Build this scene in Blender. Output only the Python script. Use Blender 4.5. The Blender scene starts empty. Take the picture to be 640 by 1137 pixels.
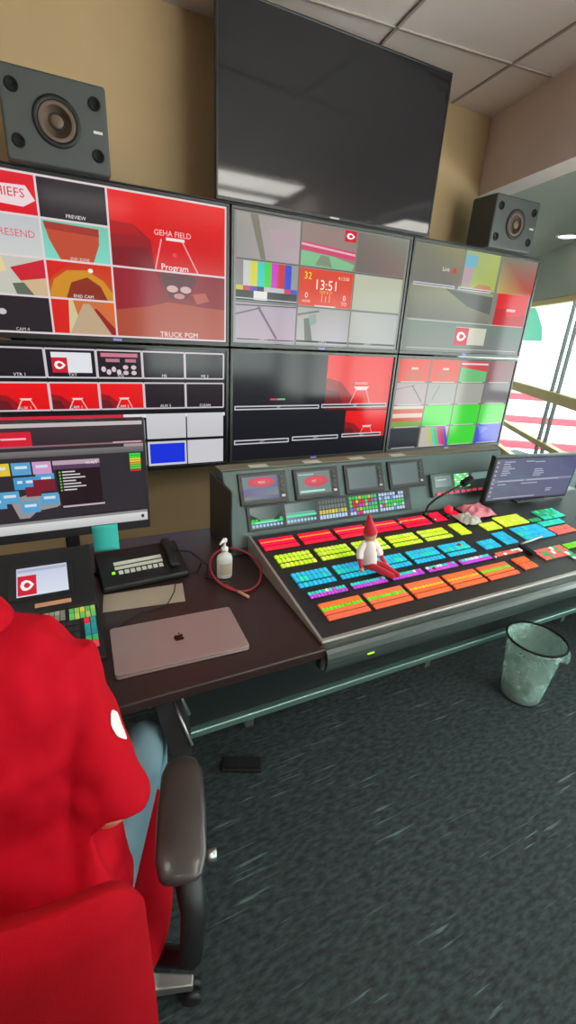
import bpy, math, random
from mathutils import Vector, Matrix, noise
R = math.radians
C = bpy.context.scene.collection
rnd = random.Random(7)

# ------------------------------------------------------------------ colour
def lin(c):
    if isinstance(c, str):
        c = c.lstrip('#'); c = [int(c[i:i+2], 16) for i in (0, 2, 4)]
    return tuple(((v/255)/12.92 if v/255 <= .04045 else ((v/255+.055)/1.055)**2.4) for v in c[:3])

# ------------------------------------------------------------------ materials
def mat(name, col=None, rough=.6, metal=0, bump=0, bscale=60, var=0, vscale=8, coat=0, spec=.5, sheen=0, stretch=(1, 1, 1), emit=None, es=1, alpha=1, trans=0, col2=None):
    m = bpy.data.materials.new(name); m.use_nodes = True
    nt = m.node_tree; n = nt.nodes; l = nt.links
    b = n['Principled BSDF']
    b.inputs['Roughness'].default_value = rough; b.inputs['Metallic'].default_value = metal
    b.inputs['Specular IOR Level'].default_value = spec
    b.inputs['Coat Weight'].default_value = coat; b.inputs['Coat Roughness'].default_value = .08
    b.inputs['Sheen Weight'].default_value = sheen
    b.inputs['Transmission Weight'].default_value = trans; b.inputs['Alpha'].default_value = alpha
    c = lin(col)
    tc = n.new('ShaderNodeTexCoord'); mp = n.new('ShaderNodeMapping'); mp.inputs['Scale'].default_value = stretch
    l.new(tc.outputs['Object'], mp.inputs['Vector'])
    ns = n.new('ShaderNodeTexNoise'); ns.inputs['Scale'].default_value = vscale; ns.inputs['Detail'].default_value = 5
    l.new(mp.outputs['Vector'], ns.inputs['Vector'])
    mx = n.new('ShaderNodeMix'); mx.data_type = 'RGBA'
    v = max(var, .02)
    lo = tuple(x*(1-v) for x in c) if col2 is None else lin(col2)
    hi = tuple(min(1, x*(1+v)) for x in c) if col2 is None else c
    mx.inputs['A'].default_value = (*lo, 1); mx.inputs['B'].default_value = (*hi, 1)
    if col2 is not None:
        cr = n.new('ShaderNodeValToRGB'); cr.color_ramp.elements[0].position = .42; cr.color_ramp.elements[1].position = .62
        l.new(ns.outputs['Fac'], cr.inputs['Fac']); l.new(cr.outputs['Color'], mx.inputs['Factor'])
    else:
        l.new(ns.outputs['Fac'], mx.inputs['Factor'])
    l.new(mx.outputs['Result'], b.inputs['Base Color'])
    if bump:
        n2 = n.new('ShaderNodeTexNoise'); n2.inputs['Scale'].default_value = bscale; n2.inputs['Detail'].default_value = 4
        l.new(mp.outputs['Vector'], n2.inputs['Vector'])
        bp = n.new('ShaderNodeBump'); bp.inputs['Strength'].default_value = bump; bp.inputs['Distance'].default_value = .004
        l.new(n2.outputs['Fac'], bp.inputs['Height']); l.new(bp.outputs['Normal'], b.inputs['Normal'])
    if emit is not None:
        b.inputs['Emission Color'].default_value = (*lin(emit), 1); b.inputs['Emission Strength'].default_value = es
    return m

def attr_mat(name, es, rough, base_from_attr, coat=0):
    m = bpy.data.materials.new(name); m.use_nodes = True
    n = m.node_tree.nodes; l = m.node_tree.links; b = n['Principled BSDF']
    a = n.new('ShaderNodeAttribute'); a.attribute_name = 'col'
    b.inputs['Roughness'].default_value = rough; b.inputs['Coat Weight'].default_value = coat
    if base_from_attr: l.new(a.outputs['Color'], b.inputs['Base Color'])
    else: b.inputs['Base Color'].default_value = (.012, .012, .014, 1)
    b.inputs['Specular IOR Level'].default_value = .22
    if es > 0:
        l.new(a.outputs['Color'], b.inputs['Emission Color']); b.inputs['Emission Strength'].default_value = es
    return m

M = {}
M['screen'] = attr_mat('lit_screen', .96, .12, False)
M['keys'] = attr_mat('backlit_keys', .55, .45, True)
M['print'] = attr_mat('printed_surface', 0, .6, True)
M['wall'] = mat('wall_paint_tan', (178, 152, 114), .75, bump=.15, bscale=300, var=.05)
M['bulk'] = mat('bulkhead_paint', (222, 206, 204), .8, bump=.1, bscale=300, var=.03)
M['bay'] = mat('bay_paint_grey', (166, 166, 160), .8, bump=.1, bscale=300, var=.03)
M['sidewall'] = mat('side_wall_paint', (176, 158, 132), .8, bump=.1, bscale=300, var=.03)
M['tile'] = mat('ceiling_tile', (226, 212, 208), .9, bump=.5, bscale=240, var=.04, vscale=3)
M['grid'] = mat('ceiling_grid_metal', (166, 152, 146), .6)
M['bezel'] = mat('black_bezel_plastic', (34, 35, 37), .32, var=.05)
M['greybezel'] = mat('dark_grey_bezel', (62, 64, 62), .35, var=.05)
M['blackpl'] = mat('black_plastic', (26, 26, 28), .45, var=.05)
M['tvglass'] = mat('tv_black_glass', (38, 38, 41), .055, var=.03, spec=.6)
M['spk'] = mat('speaker_paint', (66, 70, 70), .5, bump=.2, bscale=400, var=.05)
M['cone'] = mat('speaker_cone', (96, 78, 66), .55, var=.1)
M['rubber'] = mat('black_rubber', (20, 20, 21), .6)
M['hole'] = mat('port_black', (8, 8, 9), .9)
M['steel'] = mat('brushed_steel', (170, 172, 170), .32, metal=.9, stretch=(1, 30, 30), var=.06, vscale=6)
M['alu'] = mat('anodised_rail', (150, 186, 178), .28, metal=.75, stretch=(1, 20, 20), var=.05)
M['desk'] = mat('dark_walnut_laminate', (50, 33, 31), .36, var=.28, vscale=6, stretch=(2, 30, 2), coat=.15)
M['deck'] = mat('console_deck_black', (40, 38, 39), .42, var=.05, bump=.1, bscale=500)
M['hutch'] = mat('console_hutch_teal_grey', (78, 94, 92), .4, metal=.25, var=.05, bump=.08, bscale=400)
M['bumper'] = mat('console_bumper_grey', (62, 72, 70), .3, var=.05, coat=.4)
M['panel'] = mat('modesty_panel_dark', (22, 29, 29), .6, var=.12, vscale=10)
M['trimw'] = mat('console_edge_trim', (178, 172, 168), .3, metal=.5)
M['ledge'] = mat('hutch_top_tan', (120, 116, 98), .5, var=.05)
M['label'] = mat('paper_label', (206, 208, 196), .8)
M['laptop'] = mat('laptop_aluminium', (176, 150, 150), .38, metal=.45, bump=.03, bscale=900)
M['laptopd'] = mat('laptop_logo_black', (18, 17, 20), .2)
M['note'] = mat('teal_sticky_paper', (52, 178, 170), .8, var=.05, emit=None)
M['paper'] = mat('cream_paper', (168, 156, 138), .8, var=.06)
M['shirt'] = mat('red_polo_knit', (184, 4, 28), .85, bump=.25, bscale=700, var=.08, vscale=5, spec=.15)
M['chairred'] = mat('red_chair_fabric', (168, 8, 24), .9, bump=.35, bscale=500, var=.12, vscale=12, spec=.12)
M['jean'] = mat('blue_denim', (112, 142, 154), .85, bump=.4, bscale=500, var=.2, vscale=14)
M['skin'] = mat('skin', (226, 160, 128), .5, var=.05)
M['hair'] = mat('brown_hair', (58, 40, 30), .6, bump=.6, bscale=120, stretch=(1, 1, .2), var=.2)
M['white'] = mat('white_cloth', (232, 226, 224), .8, var=.03)
M['shoe'] = mat('shoe_leather', (40, 36, 34), .5, var=.05)
M['armpad'] = mat('armrest_vinyl', (62, 56, 54), .34, bump=.1, bscale=300, coat=.25)
M['clear'] = mat('clear_bottle_plastic', (236, 238, 236), .15, alpha=.6, spec=.6)
M['gel'] = mat('sanitiser_gel', (214, 222, 218), .2, alpha=.75)
M['redcable'] = mat('red_cable_jacket', (150, 38, 52), .45)
M['blackcable'] = mat('black_cable_jacket', (22, 22, 24), .5)
M['pink'] = mat('pink_cloth', (206, 124, 138), .85, bump=.3, bscale=120, var=.1)
M['greycloth'] = mat('grey_cloth', (192, 188, 180), .85, bump=.3, bscale=120, var=.08)
M['redfelt'] = mat('red_felt', (196, 22, 52), .9, sheen=.3)
M['wood'] = mat('pale_wood', (206, 150, 116), .6)
M['concrete'] = mat('stadium_concrete', (226, 226, 220), .9, var=.08, vscale=.4)
M['seatred'] = mat('stadium_seat_red', (152, 54, 68), .8, var=.1, vscale=2)
M['grass'] = mat('playing_field_green', (140, 206, 180), .95, var=.1, vscale=.3)
M['teal'] = mat('teal_panel_paint', (22, 84, 66), .8, var=.05)
M['frame'] = mat('window_frame_tan', (204, 176, 124), .5, metal=.2, var=.05)
M['mull'] = mat('window_mullion_grey', (92, 98, 98), .5, metal=.3)

# plain glass: mostly transparent with a fresnel gloss
def glass_mat():
    m = bpy.data.materials.new('window_glass'); m.use_nodes = True
    n = m.node_tree.nodes; l = m.node_tree.links; n.clear()
    o = n.new('ShaderNodeOutputMaterial'); t = n.new('ShaderNodeBsdfTransparent'); g = n.new('ShaderNodeBsdfGlossy')
    t.inputs['Color'].default_value = (.95, 1, .99, 1); g.inputs['Roughness'].default_value = .02
    mx = n.new('ShaderNodeMixShader'); mx.inputs[0].default_value = .05
    l.new(t.outputs[0], mx.inputs[1]); l.new(g.outputs[0], mx.inputs[2]); l.new(mx.outputs[0], o.inputs[0])
    return m
M['glass'] = glass_mat()

def film_mat():
    m = bpy.data.materials.new('frosted_bin_liner'); m.use_nodes = True
    n = m.node_tree.nodes; l = m.node_tree.links; b = n['Principled BSDF']
    b.inputs['Base Color'].default_value = (*lin((206, 242, 230)), 1); b.inputs['Roughness'].default_value = .3
    tc = n.new('ShaderNodeTexCoord'); ns = n.new('ShaderNodeTexNoise'); ns.inputs['Scale'].default_value = 14; ns.inputs['Detail'].default_value = 4
    l.new(tc.outputs['Object'], ns.inputs['Vector'])
    mr = n.new('ShaderNodeMapRange'); mr.inputs['From Min'].default_value = .3; mr.inputs['From Max'].default_value = .75
    mr.inputs['To Min'].default_value = .08; mr.inputs['To Max'].default_value = .42
    l.new(ns.outputs['Fac'], mr.inputs['Value']); l.new(mr.outputs['Result'], b.inputs['Alpha'])
    bp = n.new('ShaderNodeBump'); bp.inputs['Strength'].default_value = .4; bp.inputs['Distance'].default_value = .008
    l.new(ns.outputs['Fac'], bp.inputs['Height']); l.new(bp.outputs['Normal'], b.inputs['Normal'])
    return m
M['film'] = film_mat()

def carpet_mat():
    m = bpy.data.materials.new('dark_teal_loop_carpet'); m.use_nodes = True
    n = m.node_tree.nodes; l = m.node_tree.links; b = n['Principled BSDF']
    tc = n.new('ShaderNodeTexCoord')
    def noi(scale, st, det=4):
        mp = n.new('ShaderNodeMapping'); mp.inputs['Scale'].default_value = st
        l.new(tc.outputs['Object'], mp.inputs['Vector'])
        x = n.new('ShaderNodeTexNoise'); x.inputs['Scale'].default_value = scale; x.inputs['Detail'].default_value = det
        l.new(mp.outputs['Vector'], x.inputs['Vector']); return x
    def ramp(src, p0, p1, c0, c1):
        r = n.new('ShaderNodeValToRGB'); e = r.color_ramp.elements
        e[0].position = p0; e[1].position = p1; e[0].color = (*c0, 1); e[1].color = (*c1, 1)
        l.new(src.outputs['Fac'], r.inputs['Fac']); return r
    a = ramp(noi(46, (.6, 1.5, 1), 7), .35, .68, lin((24, 34, 36)), lin((56, 70, 72)))
    s = ramp(noi(11, (.35, 6.5, 1), 3), .62, .70, (0, 0, 0), (1, 1, 1))
    g = ramp(noi(4, (1, 1, 1), 2), .45, .62, (0, 0, 0), (1, 1, 1))
    mu = n.new('ShaderNodeMath'); mu.operation = 'MULTIPLY'
    l.new(s.outputs['Color'], mu.inputs[0]); l.new(g.outputs['Color'], mu.inputs[1])
    mx = n.new('ShaderNodeMix'); mx.data_type = 'RGBA'; mx.inputs['B'].default_value = (*lin((110, 130, 130)), 1)
    l.new(mu.outputs[0], mx.inputs['Factor']); l.new(a.outputs['Color'], mx.inputs['A'])
    l.new(mx.outputs['Result'], b.inputs['Base Color'])
    b.inputs['Roughness'].default_value = .8
    n2 = noi(240, (1, 1, 1), 3); bp = n.new('ShaderNodeBump'); bp.inputs['Strength'].default_value = .8; bp.inputs['Distance'].default_value = .004
    l.new(n2.outputs['Fac'], bp.inputs['Height']); l.new(bp.outputs['Normal'], b.inputs['Normal'])
    return m
M['carpet'] = carpet_mat()

# ------------------------------------------------------------------ mesh builder
TXT = {}
def text_geo(s):
    if s not in TXT:
        cu = bpy.data.curves.new('tmp_text', 'FONT'); cu.body = s; cu.size = 1; cu.align_x = 'CENTER'; cu.align_y = 'CENTER'; cu.resolution_u = 2
        o = bpy.data.objects.new('tmp_text', cu); C.objects.link(o)
        dg = bpy.context.evaluated_depsgraph_get(); me = o.evaluated_get(dg).to_mesh()
        TXT[s] = ([v.co.copy() for v in me.vertices], [tuple(p.vertices) for p in me.polygons])
        o.evaluated_get(dg).to_mesh_clear(); bpy.data.objects.remove(o); bpy.data.curves.remove(cu)
    return TXT[s]

class MB:
    def __init__(s): s.v = []; s.f = []; s.c = []; s.m = []; s.sm = []
    def add(s, vs, fs, col=None, mi=0, smooth=False):
        k = len(s.v); s.v += [Vector(p) for p in vs]
        for f in fs: s.f.append(tuple(i+k for i in f)); s.c.append(col); s.m.append(mi); s.sm.append(smooth)
    def box(s, x0, x1, y0, y1, z0, z1, col=None, mi=0, T=None):
        vs = [Vector((x, y, z)) for z in (z0, z1) for y in (y0, y1) for x in (x0, x1)]
        if T is not None: vs = [T @ v for v in vs]
        s.add(vs, [(0, 2, 3, 1), (4, 5, 7, 6), (0, 1, 5, 4), (2, 6, 7, 3), (0, 4, 6, 2), (1, 3, 7, 5)], col, mi)
    def prism(s, pts, e, col=None, mi=0):            # pts: list of 3D, e: extrusion vector
        e = Vector(e); n = len(pts); a = [Vector(p) for p in pts]
        s.add(a+[p+e for p in a], [tuple(range(n))[::-1], tuple(range(n, 2*n))]+[(i, (i+1) % n, n+(i+1) % n, n+i) for i in range(n)], col, mi)
    def rings(s, rs, col=None, mi=0, caps=True, smooth=True, closed=False):
        n = len(rs[0]); k = len(rs); fs = []
        for i in range(k-1 if not closed else k):
            for j in range(n):
                a = i*n+j; b = i*n+(j+1) % n; c = ((i+1) % k)*n+(j+1) % n; d = ((i+1) % k)*n+j
                fs.append((a, b, c, d))
        if caps and not closed: fs += [tuple(range(n))[::-1], tuple(range((k-1)*n, k*n))]
        s.add([p for r in rs for p in r], fs, col, mi, smooth)
    def lathe(s, prof, cx=0, cy=0, seg=32, mi=0, col=None, T=None, caps=True, closed=False):
        rs = []
        for r, z in prof:
            ring = [Vector((cx+r*math.cos(2*math.pi*j/seg), cy+r*math.sin(2*math.pi*j/seg), z)) for j in range(seg)]
            rs.append([T @ p for p in ring] if T is not None else ring)
        s.rings(rs, col, mi, caps=caps, closed=closed)
    def tube(s, path, rad, seg=12, mi=0, col=None, closed=False, sx=1, up=(0, 0, 1), caps=True, rounded=False):
        path = [Vector(p) for p in path]; n = len(path)
        if not hasattr(rad, '__len__'): rad = [rad]*n
        rad = list(rad)
        if rounded and not closed:
            mn = lambda r: min(r) if hasattr(r, '__len__') else r
            ms = lambda r, k: tuple(q*k for q in r) if hasattr(r, '__len__') else r*k
            d0 = (path[0]-path[1]).normalized(); d1 = (path[-1]-path[-2]).normalized()
            path = [path[0]+d0*mn(rad[0])*.8, path[0]+d0*mn(rad[0])*.5]+path+[path[-1]+d1*mn(rad[-1])*.5, path[-1]+d1*mn(rad[-1])*.8]
            rad = [ms(rad[0], .35), ms(rad[0], .8)]+rad+[ms(rad[-1], .8), ms(rad[-1], .35)]; n = len(path)
        rs = []; nrm = None
        for i, p in enumerate(path):
            if closed: t = path[(i+1) % n]-path[i-1]
            else: t = path[min(i+1, n-1)]-path[max(i-1, 0)]
            t.normalize()
            if nrm is None:
                a = Vector(up)
                if abs(a.dot(t)) > .95: a = Vector((1, 0, 0))
                nrm = a.cross(t).normalized()
            nrm = (nrm-t*nrm.dot(t)).normalized(); b = t.cross(nrm)
            r = rad[i]; ra, rb = r if hasattr(r, '__len__') else (r*sx, r)
            rs.append([p+nrm*math.cos(2*math.pi*j/seg)*ra+b*math.sin(2*math.pi*j/seg)*rb for j in range(seg)])
        s.rings(rs, col, mi, caps=caps, closed=closed)
    def ball(s, c, r, seg=20, rings=12, mi=0, col=None, T=None):
        rx, ry, rz = r if hasattr(r, '__len__') else (r, r, r); rs = []
        for i in range(1, rings):
            a = math.pi*i/rings
            rs.append([Vector((c[0]+rx*math.sin(a)*math.cos(2*math.pi*j/seg), c[1]+ry*math.sin(a)*math.sin(2*math.pi*j/seg), c[2]-rz*math.cos(a))) for j in range(seg)])
        if T is not None: rs = [[T @ p for p in r_] for r_ in rs]
        s.rings(rs, col, mi)
    def text(s, st, o, x, y, size, col=None, mi=0, sx=1):
        vs, fs = text_geo(st); o = Vector(o); x = Vector(x).normalized(); y = Vector(y).normalized()
        s.add([o+x*v.x*size*sx+y*v.y*size for v in vs], fs, col, mi)
    def build(s, name, mats, parent=None, bevel=0, world=False, bseg=2, smooth=None):
        me = bpy.data.meshes.new(name); vs = s.v
        if world and parent is not None:
            root = parent
            while root.parent is not None: root = root.parent
            inv = root_mat(root).inverted(); vs = [inv @ v for v in vs]
        me.from_pydata([tuple(v) for v in vs], [], s.f)
        mats = mats if isinstance(mats, (list, tuple)) else [mats]
        for m in mats: me.materials.append(M[m] if isinstance(m, str) else m)
        if any(c is not None for c in s.c):
            at = me.color_attributes.new('col', 'FLOAT_COLOR', 'CORNER'); k = 0
            for f, c in zip(s.f, s.c):
                for i in range(len(f)):
                    cc = (0, 0, 0) if c is None else (c[i] if isinstance(c[0], tuple) else c)
                    at.data[k].color = (*cc, 1); k += 1
        for p, mi, sm in zip(me.polygons, s.m, s.sm):
            p.material_index = mi; p.use_smooth = sm if smooth is None else smooth
        me.update()
        o = bpy.data.objects.new(name, me); C.objects.link(o)
        if parent is not None: o.parent = parent
        if bevel:
            b = o.modifiers.new('bevel', 'BEVEL'); b.width = bevel; b.segments = bseg; b.limit_method = 'ANGLE'; b.angle_limit = R(40)
        return o

def root_mat(o): return Matrix.Translation(o.location) @ o.rotation_euler.to_matrix().to_4x4()
def tag(o, label=None, cat=None, group=None, kind=None):
    if label: o['label'] = label
    if cat: o['category'] = cat
    if group: o['group'] = group
    if kind: o['kind'] = kind
    return o
def thing(name, label, cat, loc=(0, 0, 0), rz=0, group=None):
    o = bpy.data.objects.new(name, None); C.objects.link(o); o.empty_display_size = .05
    o.location = loc; o.rotation_euler = (0, 0, rz)
    return tag(o, label, cat, group)
def struct(mb, name, m, bevel=0, parent=None):
    o = mb.build(name, m, parent, bevel)
    if parent is None: o['kind'] = 'structure'
    return o

# ================================================================== SETTING
CEIL = 3.2
b = MB(); b.box(-3, 7, -3.2, 5.2, -.1, 0); struct(b, 'floor', 'carpet')
b = MB(); b.box(-3, 3.3, -3.2, 3.2, CEIL, CEIL+.1); struct(b, 'ceiling', 'tile')
b = MB(); b.box(-3, 3.02, 3.08, 3.2, 0, CEIL); struct(b, 'wall_back', 'wall')
b = MB(); b.box(-3.1, -3, -3.2, 3.2, 0, CEIL); struct(b, 'wall_left', 'sidewall')
b = MB(); b.box(-3, 1.38, -3.3, -3.2, 0, CEIL); b.box(1.38, 4.05, -3.3, -3.2, 0, .8); b.box(1.38, 4.05, -3.3, -3.2, 2.7, CEIL); struct(b, 'wall_front', 'sidewall')
b = MB(); b.box(1.38, 4.0, -3.29, -3.21, .8, .86); b.box(1.38, 4.0, -3.29, -3.21, 2.64, 2.7)
for x in (1.38, 2.64, 3.92): b.box(x, x+.06, -3.29, -3.21, .86, 2.64)
w2 = struct(b, 'window_2', 'mull', .004)
b = MB(); b.box(1.44, 3.98, -3.252, -3.248, .86, 2.64); b.build('pane', 'glass', w2)
# bulkhead over the window bay
bl = [(3.02, 3.2), (3.02, 3.08), (2.80, 2.05), (2.80, -3.2), (2.98, -3.2), (2.98, 2.03), (3.2, 3.06), (3.2, 3.2)]
b = MB(); b.prism([(x, y, 2.72) for x, y in bl], (0, 0, CEIL-2.72)); struct(b, 'wall_bulkhead', 'bulk')
b = MB(); b.prism([(x, y, 2.72) for x, y in ((2.981, -3.2), (7, -3.2), (7, 5.2), (3.02, 5.2), (3.02, 3.205), (3.201, 3.205), (3.201, 3.06), (2.981, 2.03))], (0, 0, .1)); struct(b, 'ceiling_bay', 'bay')
b = MB(); b.box(3.02, 3.12, 3.081, 5.2, 0, 2.7195); b.box(3.121, 6.4, 5.1, 5.2, 0, 2.719); struct(b, 'wall_bay', 'bay')
# ceiling grid, turned a few degrees to the monitor wall as in the photograph
b = MB(); rot = Matrix.Rotation(R(-6.5), 4, 'Z'); P0 = Vector((1.80, 2.62, 0))
def inroom(p): return -2.98 < p.x < (2.79 if p.y < 2.05 else 2.79+(p.y-2.05)*.2136) and -3.18 < p.y < 3.07
def tbar(p, q):
    seg = []; N = 240
    for i in range(N+1):
        w = p.lerp(q, i/N)
        if inroom(w): seg.append(w)
    if len(seg) < 3: return
    a, c = seg[0], seg[-1]; d = (c-a).normalized(); n = Vector((-d.y, d.x, 0))*.008
    b.prism([a-n+Vector((0, 0, CEIL-.008)), c-n+Vector((0, 0, CEIL-.008)), c+n+Vector((0, 0, CEIL-.008)), a+n+Vector((0, 0, CEIL-.008))], (0, 0, .008))
for k in range(-7, 5): tbar(P0+rot @ Vector((k*.77, -7, 0)), P0+rot @ Vector((k*.77, 2, 0)))
for k in range(-8, 2): tbar(P0+rot @ Vector((-6, k*.77, 0)), P0+rot @ Vector((2.2, k*.77, 0)))
struct(b, 'trim_1', 'grid')
b = MB(); b.box(-2.99, 3.0, 3.062, 3.08, 0, .1); struct(b, 'baseboard_back', 'rubber', .003)

# window wall: runs from far right towards the camera, angled
WA = Vector((5.75, 4.72, 0)); WB = Vector((3.98, 1.95, 0)); wd = (WB-WA).normalized(); wn = Vector((-wd.y, wd.x, 0))  # wn points outside or inside
if wn.dot(Vector((1, -.3, 0))) < 0: wn = -wn
WL = (WB-WA).length
def wp(t, z, off=0): return WA+wd*t+wn*off+Vector((0, 0, z))
def wbox(mb, t0, t1, z0, z1, o0=-.04, o1=.04, mi=0):
    mb.prism([wp(t0, z0, o0), wp(t1, z0, o0), wp(t1, z0, o1), wp(t0, z0, o1)], (0, 0, z1-z0), mi=mi)
b = MB(); wbox(b, -.4, WL, 2.2, 2.72, -.05, .1); wbox(b, -.4, WL, 0, .3, -.05, .1)
b.box(3.93, 4.05, -3.2, 1.97, 0, .5); b.box(3.93, 4.05, -3.2, 1.97, 2.3, 2.72); b.box(3.93, 4.05, 1.75, 1.97, .5, 2.3); struct(b, 'wall_window', 'bay')
b = MB(); b.box(3.95, 4.03, -3.2, 1.75, .5, .56); b.box(3.95, 4.03, -3.2, 1.75, 2.24, 2.3)
for y in (-3.2, -1.98, -.76, .46, 1.69): b.box(3.95, 4.03, y, y+.06, .56, 2.24)
w3 = struct(b, 'window_3', 'mull', .004)
b = MB(); b.box(3.988, 3.992, -3.14, 1.69, .56, 2.24); b.build('pane', 'glass', w3)
b = MB(); wbox(b, -.4, WL, .30, .36); wbox(b, -.4, WL, 2.14, 2.2)
wf = struct(b, 'window_1', 'frame', .004)
b = MB(); wbox(b, -.4, WL, 1.13, 1.24, -.05, .05); wbox(b, -.4, WL, .64, .70, -.04, .04); b.build('transom', 'frame', wf, .004)
for t in (1.62, 1.78, 2.7): 
    b = MB(); wbox(b, t-.009, t+.009, .36, 2.14, -.02, .02); b.build('mullion', 'mull', wf, .003)
b = MB(); wbox(b, -.4, WL, .36, 2.14, -.004, .004); b.build('pane', 'glass', wf)

# stadium beyond the glass
t = thing('stadium_stand', 'pale concrete stadium seating stand with pink and red seat blocks outside the window', 'stadium stand', (20, 12, -8))
b = MB(); sd = Matrix.Rotation(R(-32), 4, 'Z')
for i in range(22):
    y = 18+i*.9; z = -7+i*.52
    b.prism([sd @ Vector(p) for p in ((-30, y, z-.6), (40, y, z-.6), (40, y+.95, z-.6), (-30, y+.95, z-.6))], (0, 0, .6))
b.build('terrace', 'concrete', t, world=True)
b = MB()
for i in range(22):
    y = 18+i*.9; z = -7+i*.52
    for k in range(9):
        x0 = -29+k*7.4
        if i < 3 or ((i*5+k*3) % 7 in ((0, 1, 4, 5) if i < 9 else (0, 4)) and i < 14): 
            b.prism([sd @ Vector(p) for p in ((x0, y+.2, z), (x0+5.6, y+.2, z), (x0+5.6, y+.55, z), (x0, y+.55, z))], (0, 0, .34))
b.build('seat_block', 'seatred', t, world=True)
b = MB(); b.prism([sd @ Vector(p) for p in ((-30, 2.5, -7.7), (40, 2.5, -7.7), (40, 18, -7.7), (-30, 18, -7.7))], (0, 0, .1))
struct(b, 'floor_field', 'grass')
t = thing('scoreboard', 'tall teal panel standing on the stadium stand beyond the window', 'scoreboard', (23.8, 18.5, -1.5))
b = MB(); b.prism([(22.6, 19.3, 1.9), (24.1, 17.9, 1.9), (24.0, 18.0, 2.6), (23.7, 18.3, 3.4), (23.4, 18.6, 3.9), (22.6, 19.3, 3.9)], (.2, .2, 0)); b.build('panel', 'teal', t, .03, world=True)
b = MB(); b.box(23.3, 23.5, 18.7, 18.9, -1.6, 1.9); b.build('post', 'mull', t, world=True)

# ================================================================== SCREEN PAINTING
class Screen:
    """paints a picture as coloured faces on a flat display: u right, v down, 0..1"""
    def __init__(s, o, ux, vy, n): s.o = Vector(o); s.ux = Vector(ux); s.vy = Vector(vy); s.n = Vector(n).normalized(); s.mb = MB(); s.win = (0, 0, 1, 1); s.k = 0
    def P(s, u, v):
        a, b_, c, d = s.win; u = a+(c-a)*u; v = b_+(d-b_)*v
        return s.o+s.ux*u+s.vy*v+s.n*(.0004*s.k)
    def w(s, u0, v0, u1, v1): s.win = (u0, v0, u1, v1); return s
    def rect(s, u0, v0, u1, v1, c, k=None):
        if k is not None: s.k = k
        cc = tuple(lin(x) for x in c) if isinstance(c[0], (tuple, list)) or (isinstance(c, list)) else lin(c)
        if isinstance(cc[0], tuple) and len(cc) == 2: cc = (cc[0], cc[0], cc[1], cc[1])   # top, bottom
        s.mb.add([s.P(u0, v0), s.P(u1, v0), s.P(u1, v1), s.P(u0, v1)], [(0, 3, 2, 1)], (cc[0], cc[3], cc[2], cc[1]) if isinstance(cc[0], tuple) else cc); s.k += 1
    def poly(s, pts, c):
        s.mb.add([s.P(*p) for p in pts], [tuple(range(len(pts)))[::-1]], lin(c)); s.k += 1
    def line(s, p, q, wd_, c):
        a = s.P(*p); b_ = s.P(*q); d = (b_-a).normalized(); n = s.n.cross(d)*wd_/2
        s.mb.add([a-n, b_-n, b_+n, a+n], [(0, 1, 2, 3)], lin(c)); s.k += 1
    def ell(s, u, v, ru, rv, c, n=20):
        s.poly([(u+ru*math.cos(2*math.pi*i/n), v+rv*math.sin(2*math.pi*i/n)) for i in range(n)], c)
    def frame(s, u0, v0, u1, v1, wd_, c):
        for p, q in (((u0, v0), (u1, v0)), ((u1, v0), (u1, v1)), ((u1, v1), (u0, v1)), ((u0, v1), (u0, v0))): s.line(p, q, wd_, c); s.k -= 1
        s.k += 1
    def text(s, st, u, v, size, c, sx=1):
        s.mb.text(st, s.P(u, v), s.ux, -s.vy, size, lin(c), sx=sx); s.k += 1
    def pill(s, u0, v0, u1, v1, word=None, sz=.014):
        s.rect(u0, v0, u1, v1, (200, 200, 205)); s.rect(u0+.006, v0+.012*1, u1-.006, v1-.012, (24, 24, 32))
        if word: s.text(word, (u0+u1)/2, (v0+v1)/2, sz, (235, 235, 240))
    def field(s, u0, v0, u1, v1, title=None, sz=.03):
        """red stadium slide with the white sideline shape"""
        ow = s.win; a, b_, c, d = ow
        s.win = (a+(c-a)*u0, b_+(d-b_)*v0, a+(c-a)*u1, b_+(d-b_)*v1)
        s.rect(0, 0, 1, 1, ((236, 14, 18), (222, 10, 14)))
        s.poly([(0, .40), (.22, .48), (.40, .74), (.5, 1), (0, 1)], (150, 14, 26))
        s.poly([(0, .62), (.2, .66), (.3, 1), (0, 1)], (104, 18, 28))
        lw = .006 if (u1-u0) > .3 else .004
        s.line((.46, .62), (.36, .96), lw, (240, 170, 170)); s.line((.62, .62), (.72, .98), lw, (240, 170, 170))
        s.poly([(.42, .56), (.66, .56), (.62, .63), (.46, .63)], (232, 210, 212))
        if title: s.text(title, .53, .50, sz, (244, 226, 226))
        s.win = ow
    def emblem(s, u, v, ru, rv):
        """red card with the white and red arrowhead"""
        s.rect(u-ru, v-rv, u+ru, v+rv, (206, 24, 48))
        s.poly([(u-ru*.72, v+rv*.05), (u-ru*.55, v-rv*.42), (u-ru*.1, v-rv*.55), (u+ru*.35, v-rv*.4), (u+ru*.75, v), (u+ru*.35, v+rv*.42), (u-ru*.1, v+rv*.55), (u-ru*.5, v+rv*.45)], (248, 244, 244))
        s.poly([(u-ru*.35, v), (u-ru*.2, v-rv*.25), (u+ru*.1, v-rv*.28), (u+ru*.4, v), (u+ru*.1, v+rv*.28), (u-ru*.2, v+rv*.25)], (206, 24, 48))
    def build(s, parent, world=True, name='screen'): return s.mb.build(name, 'screen', parent, world=world)

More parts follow.
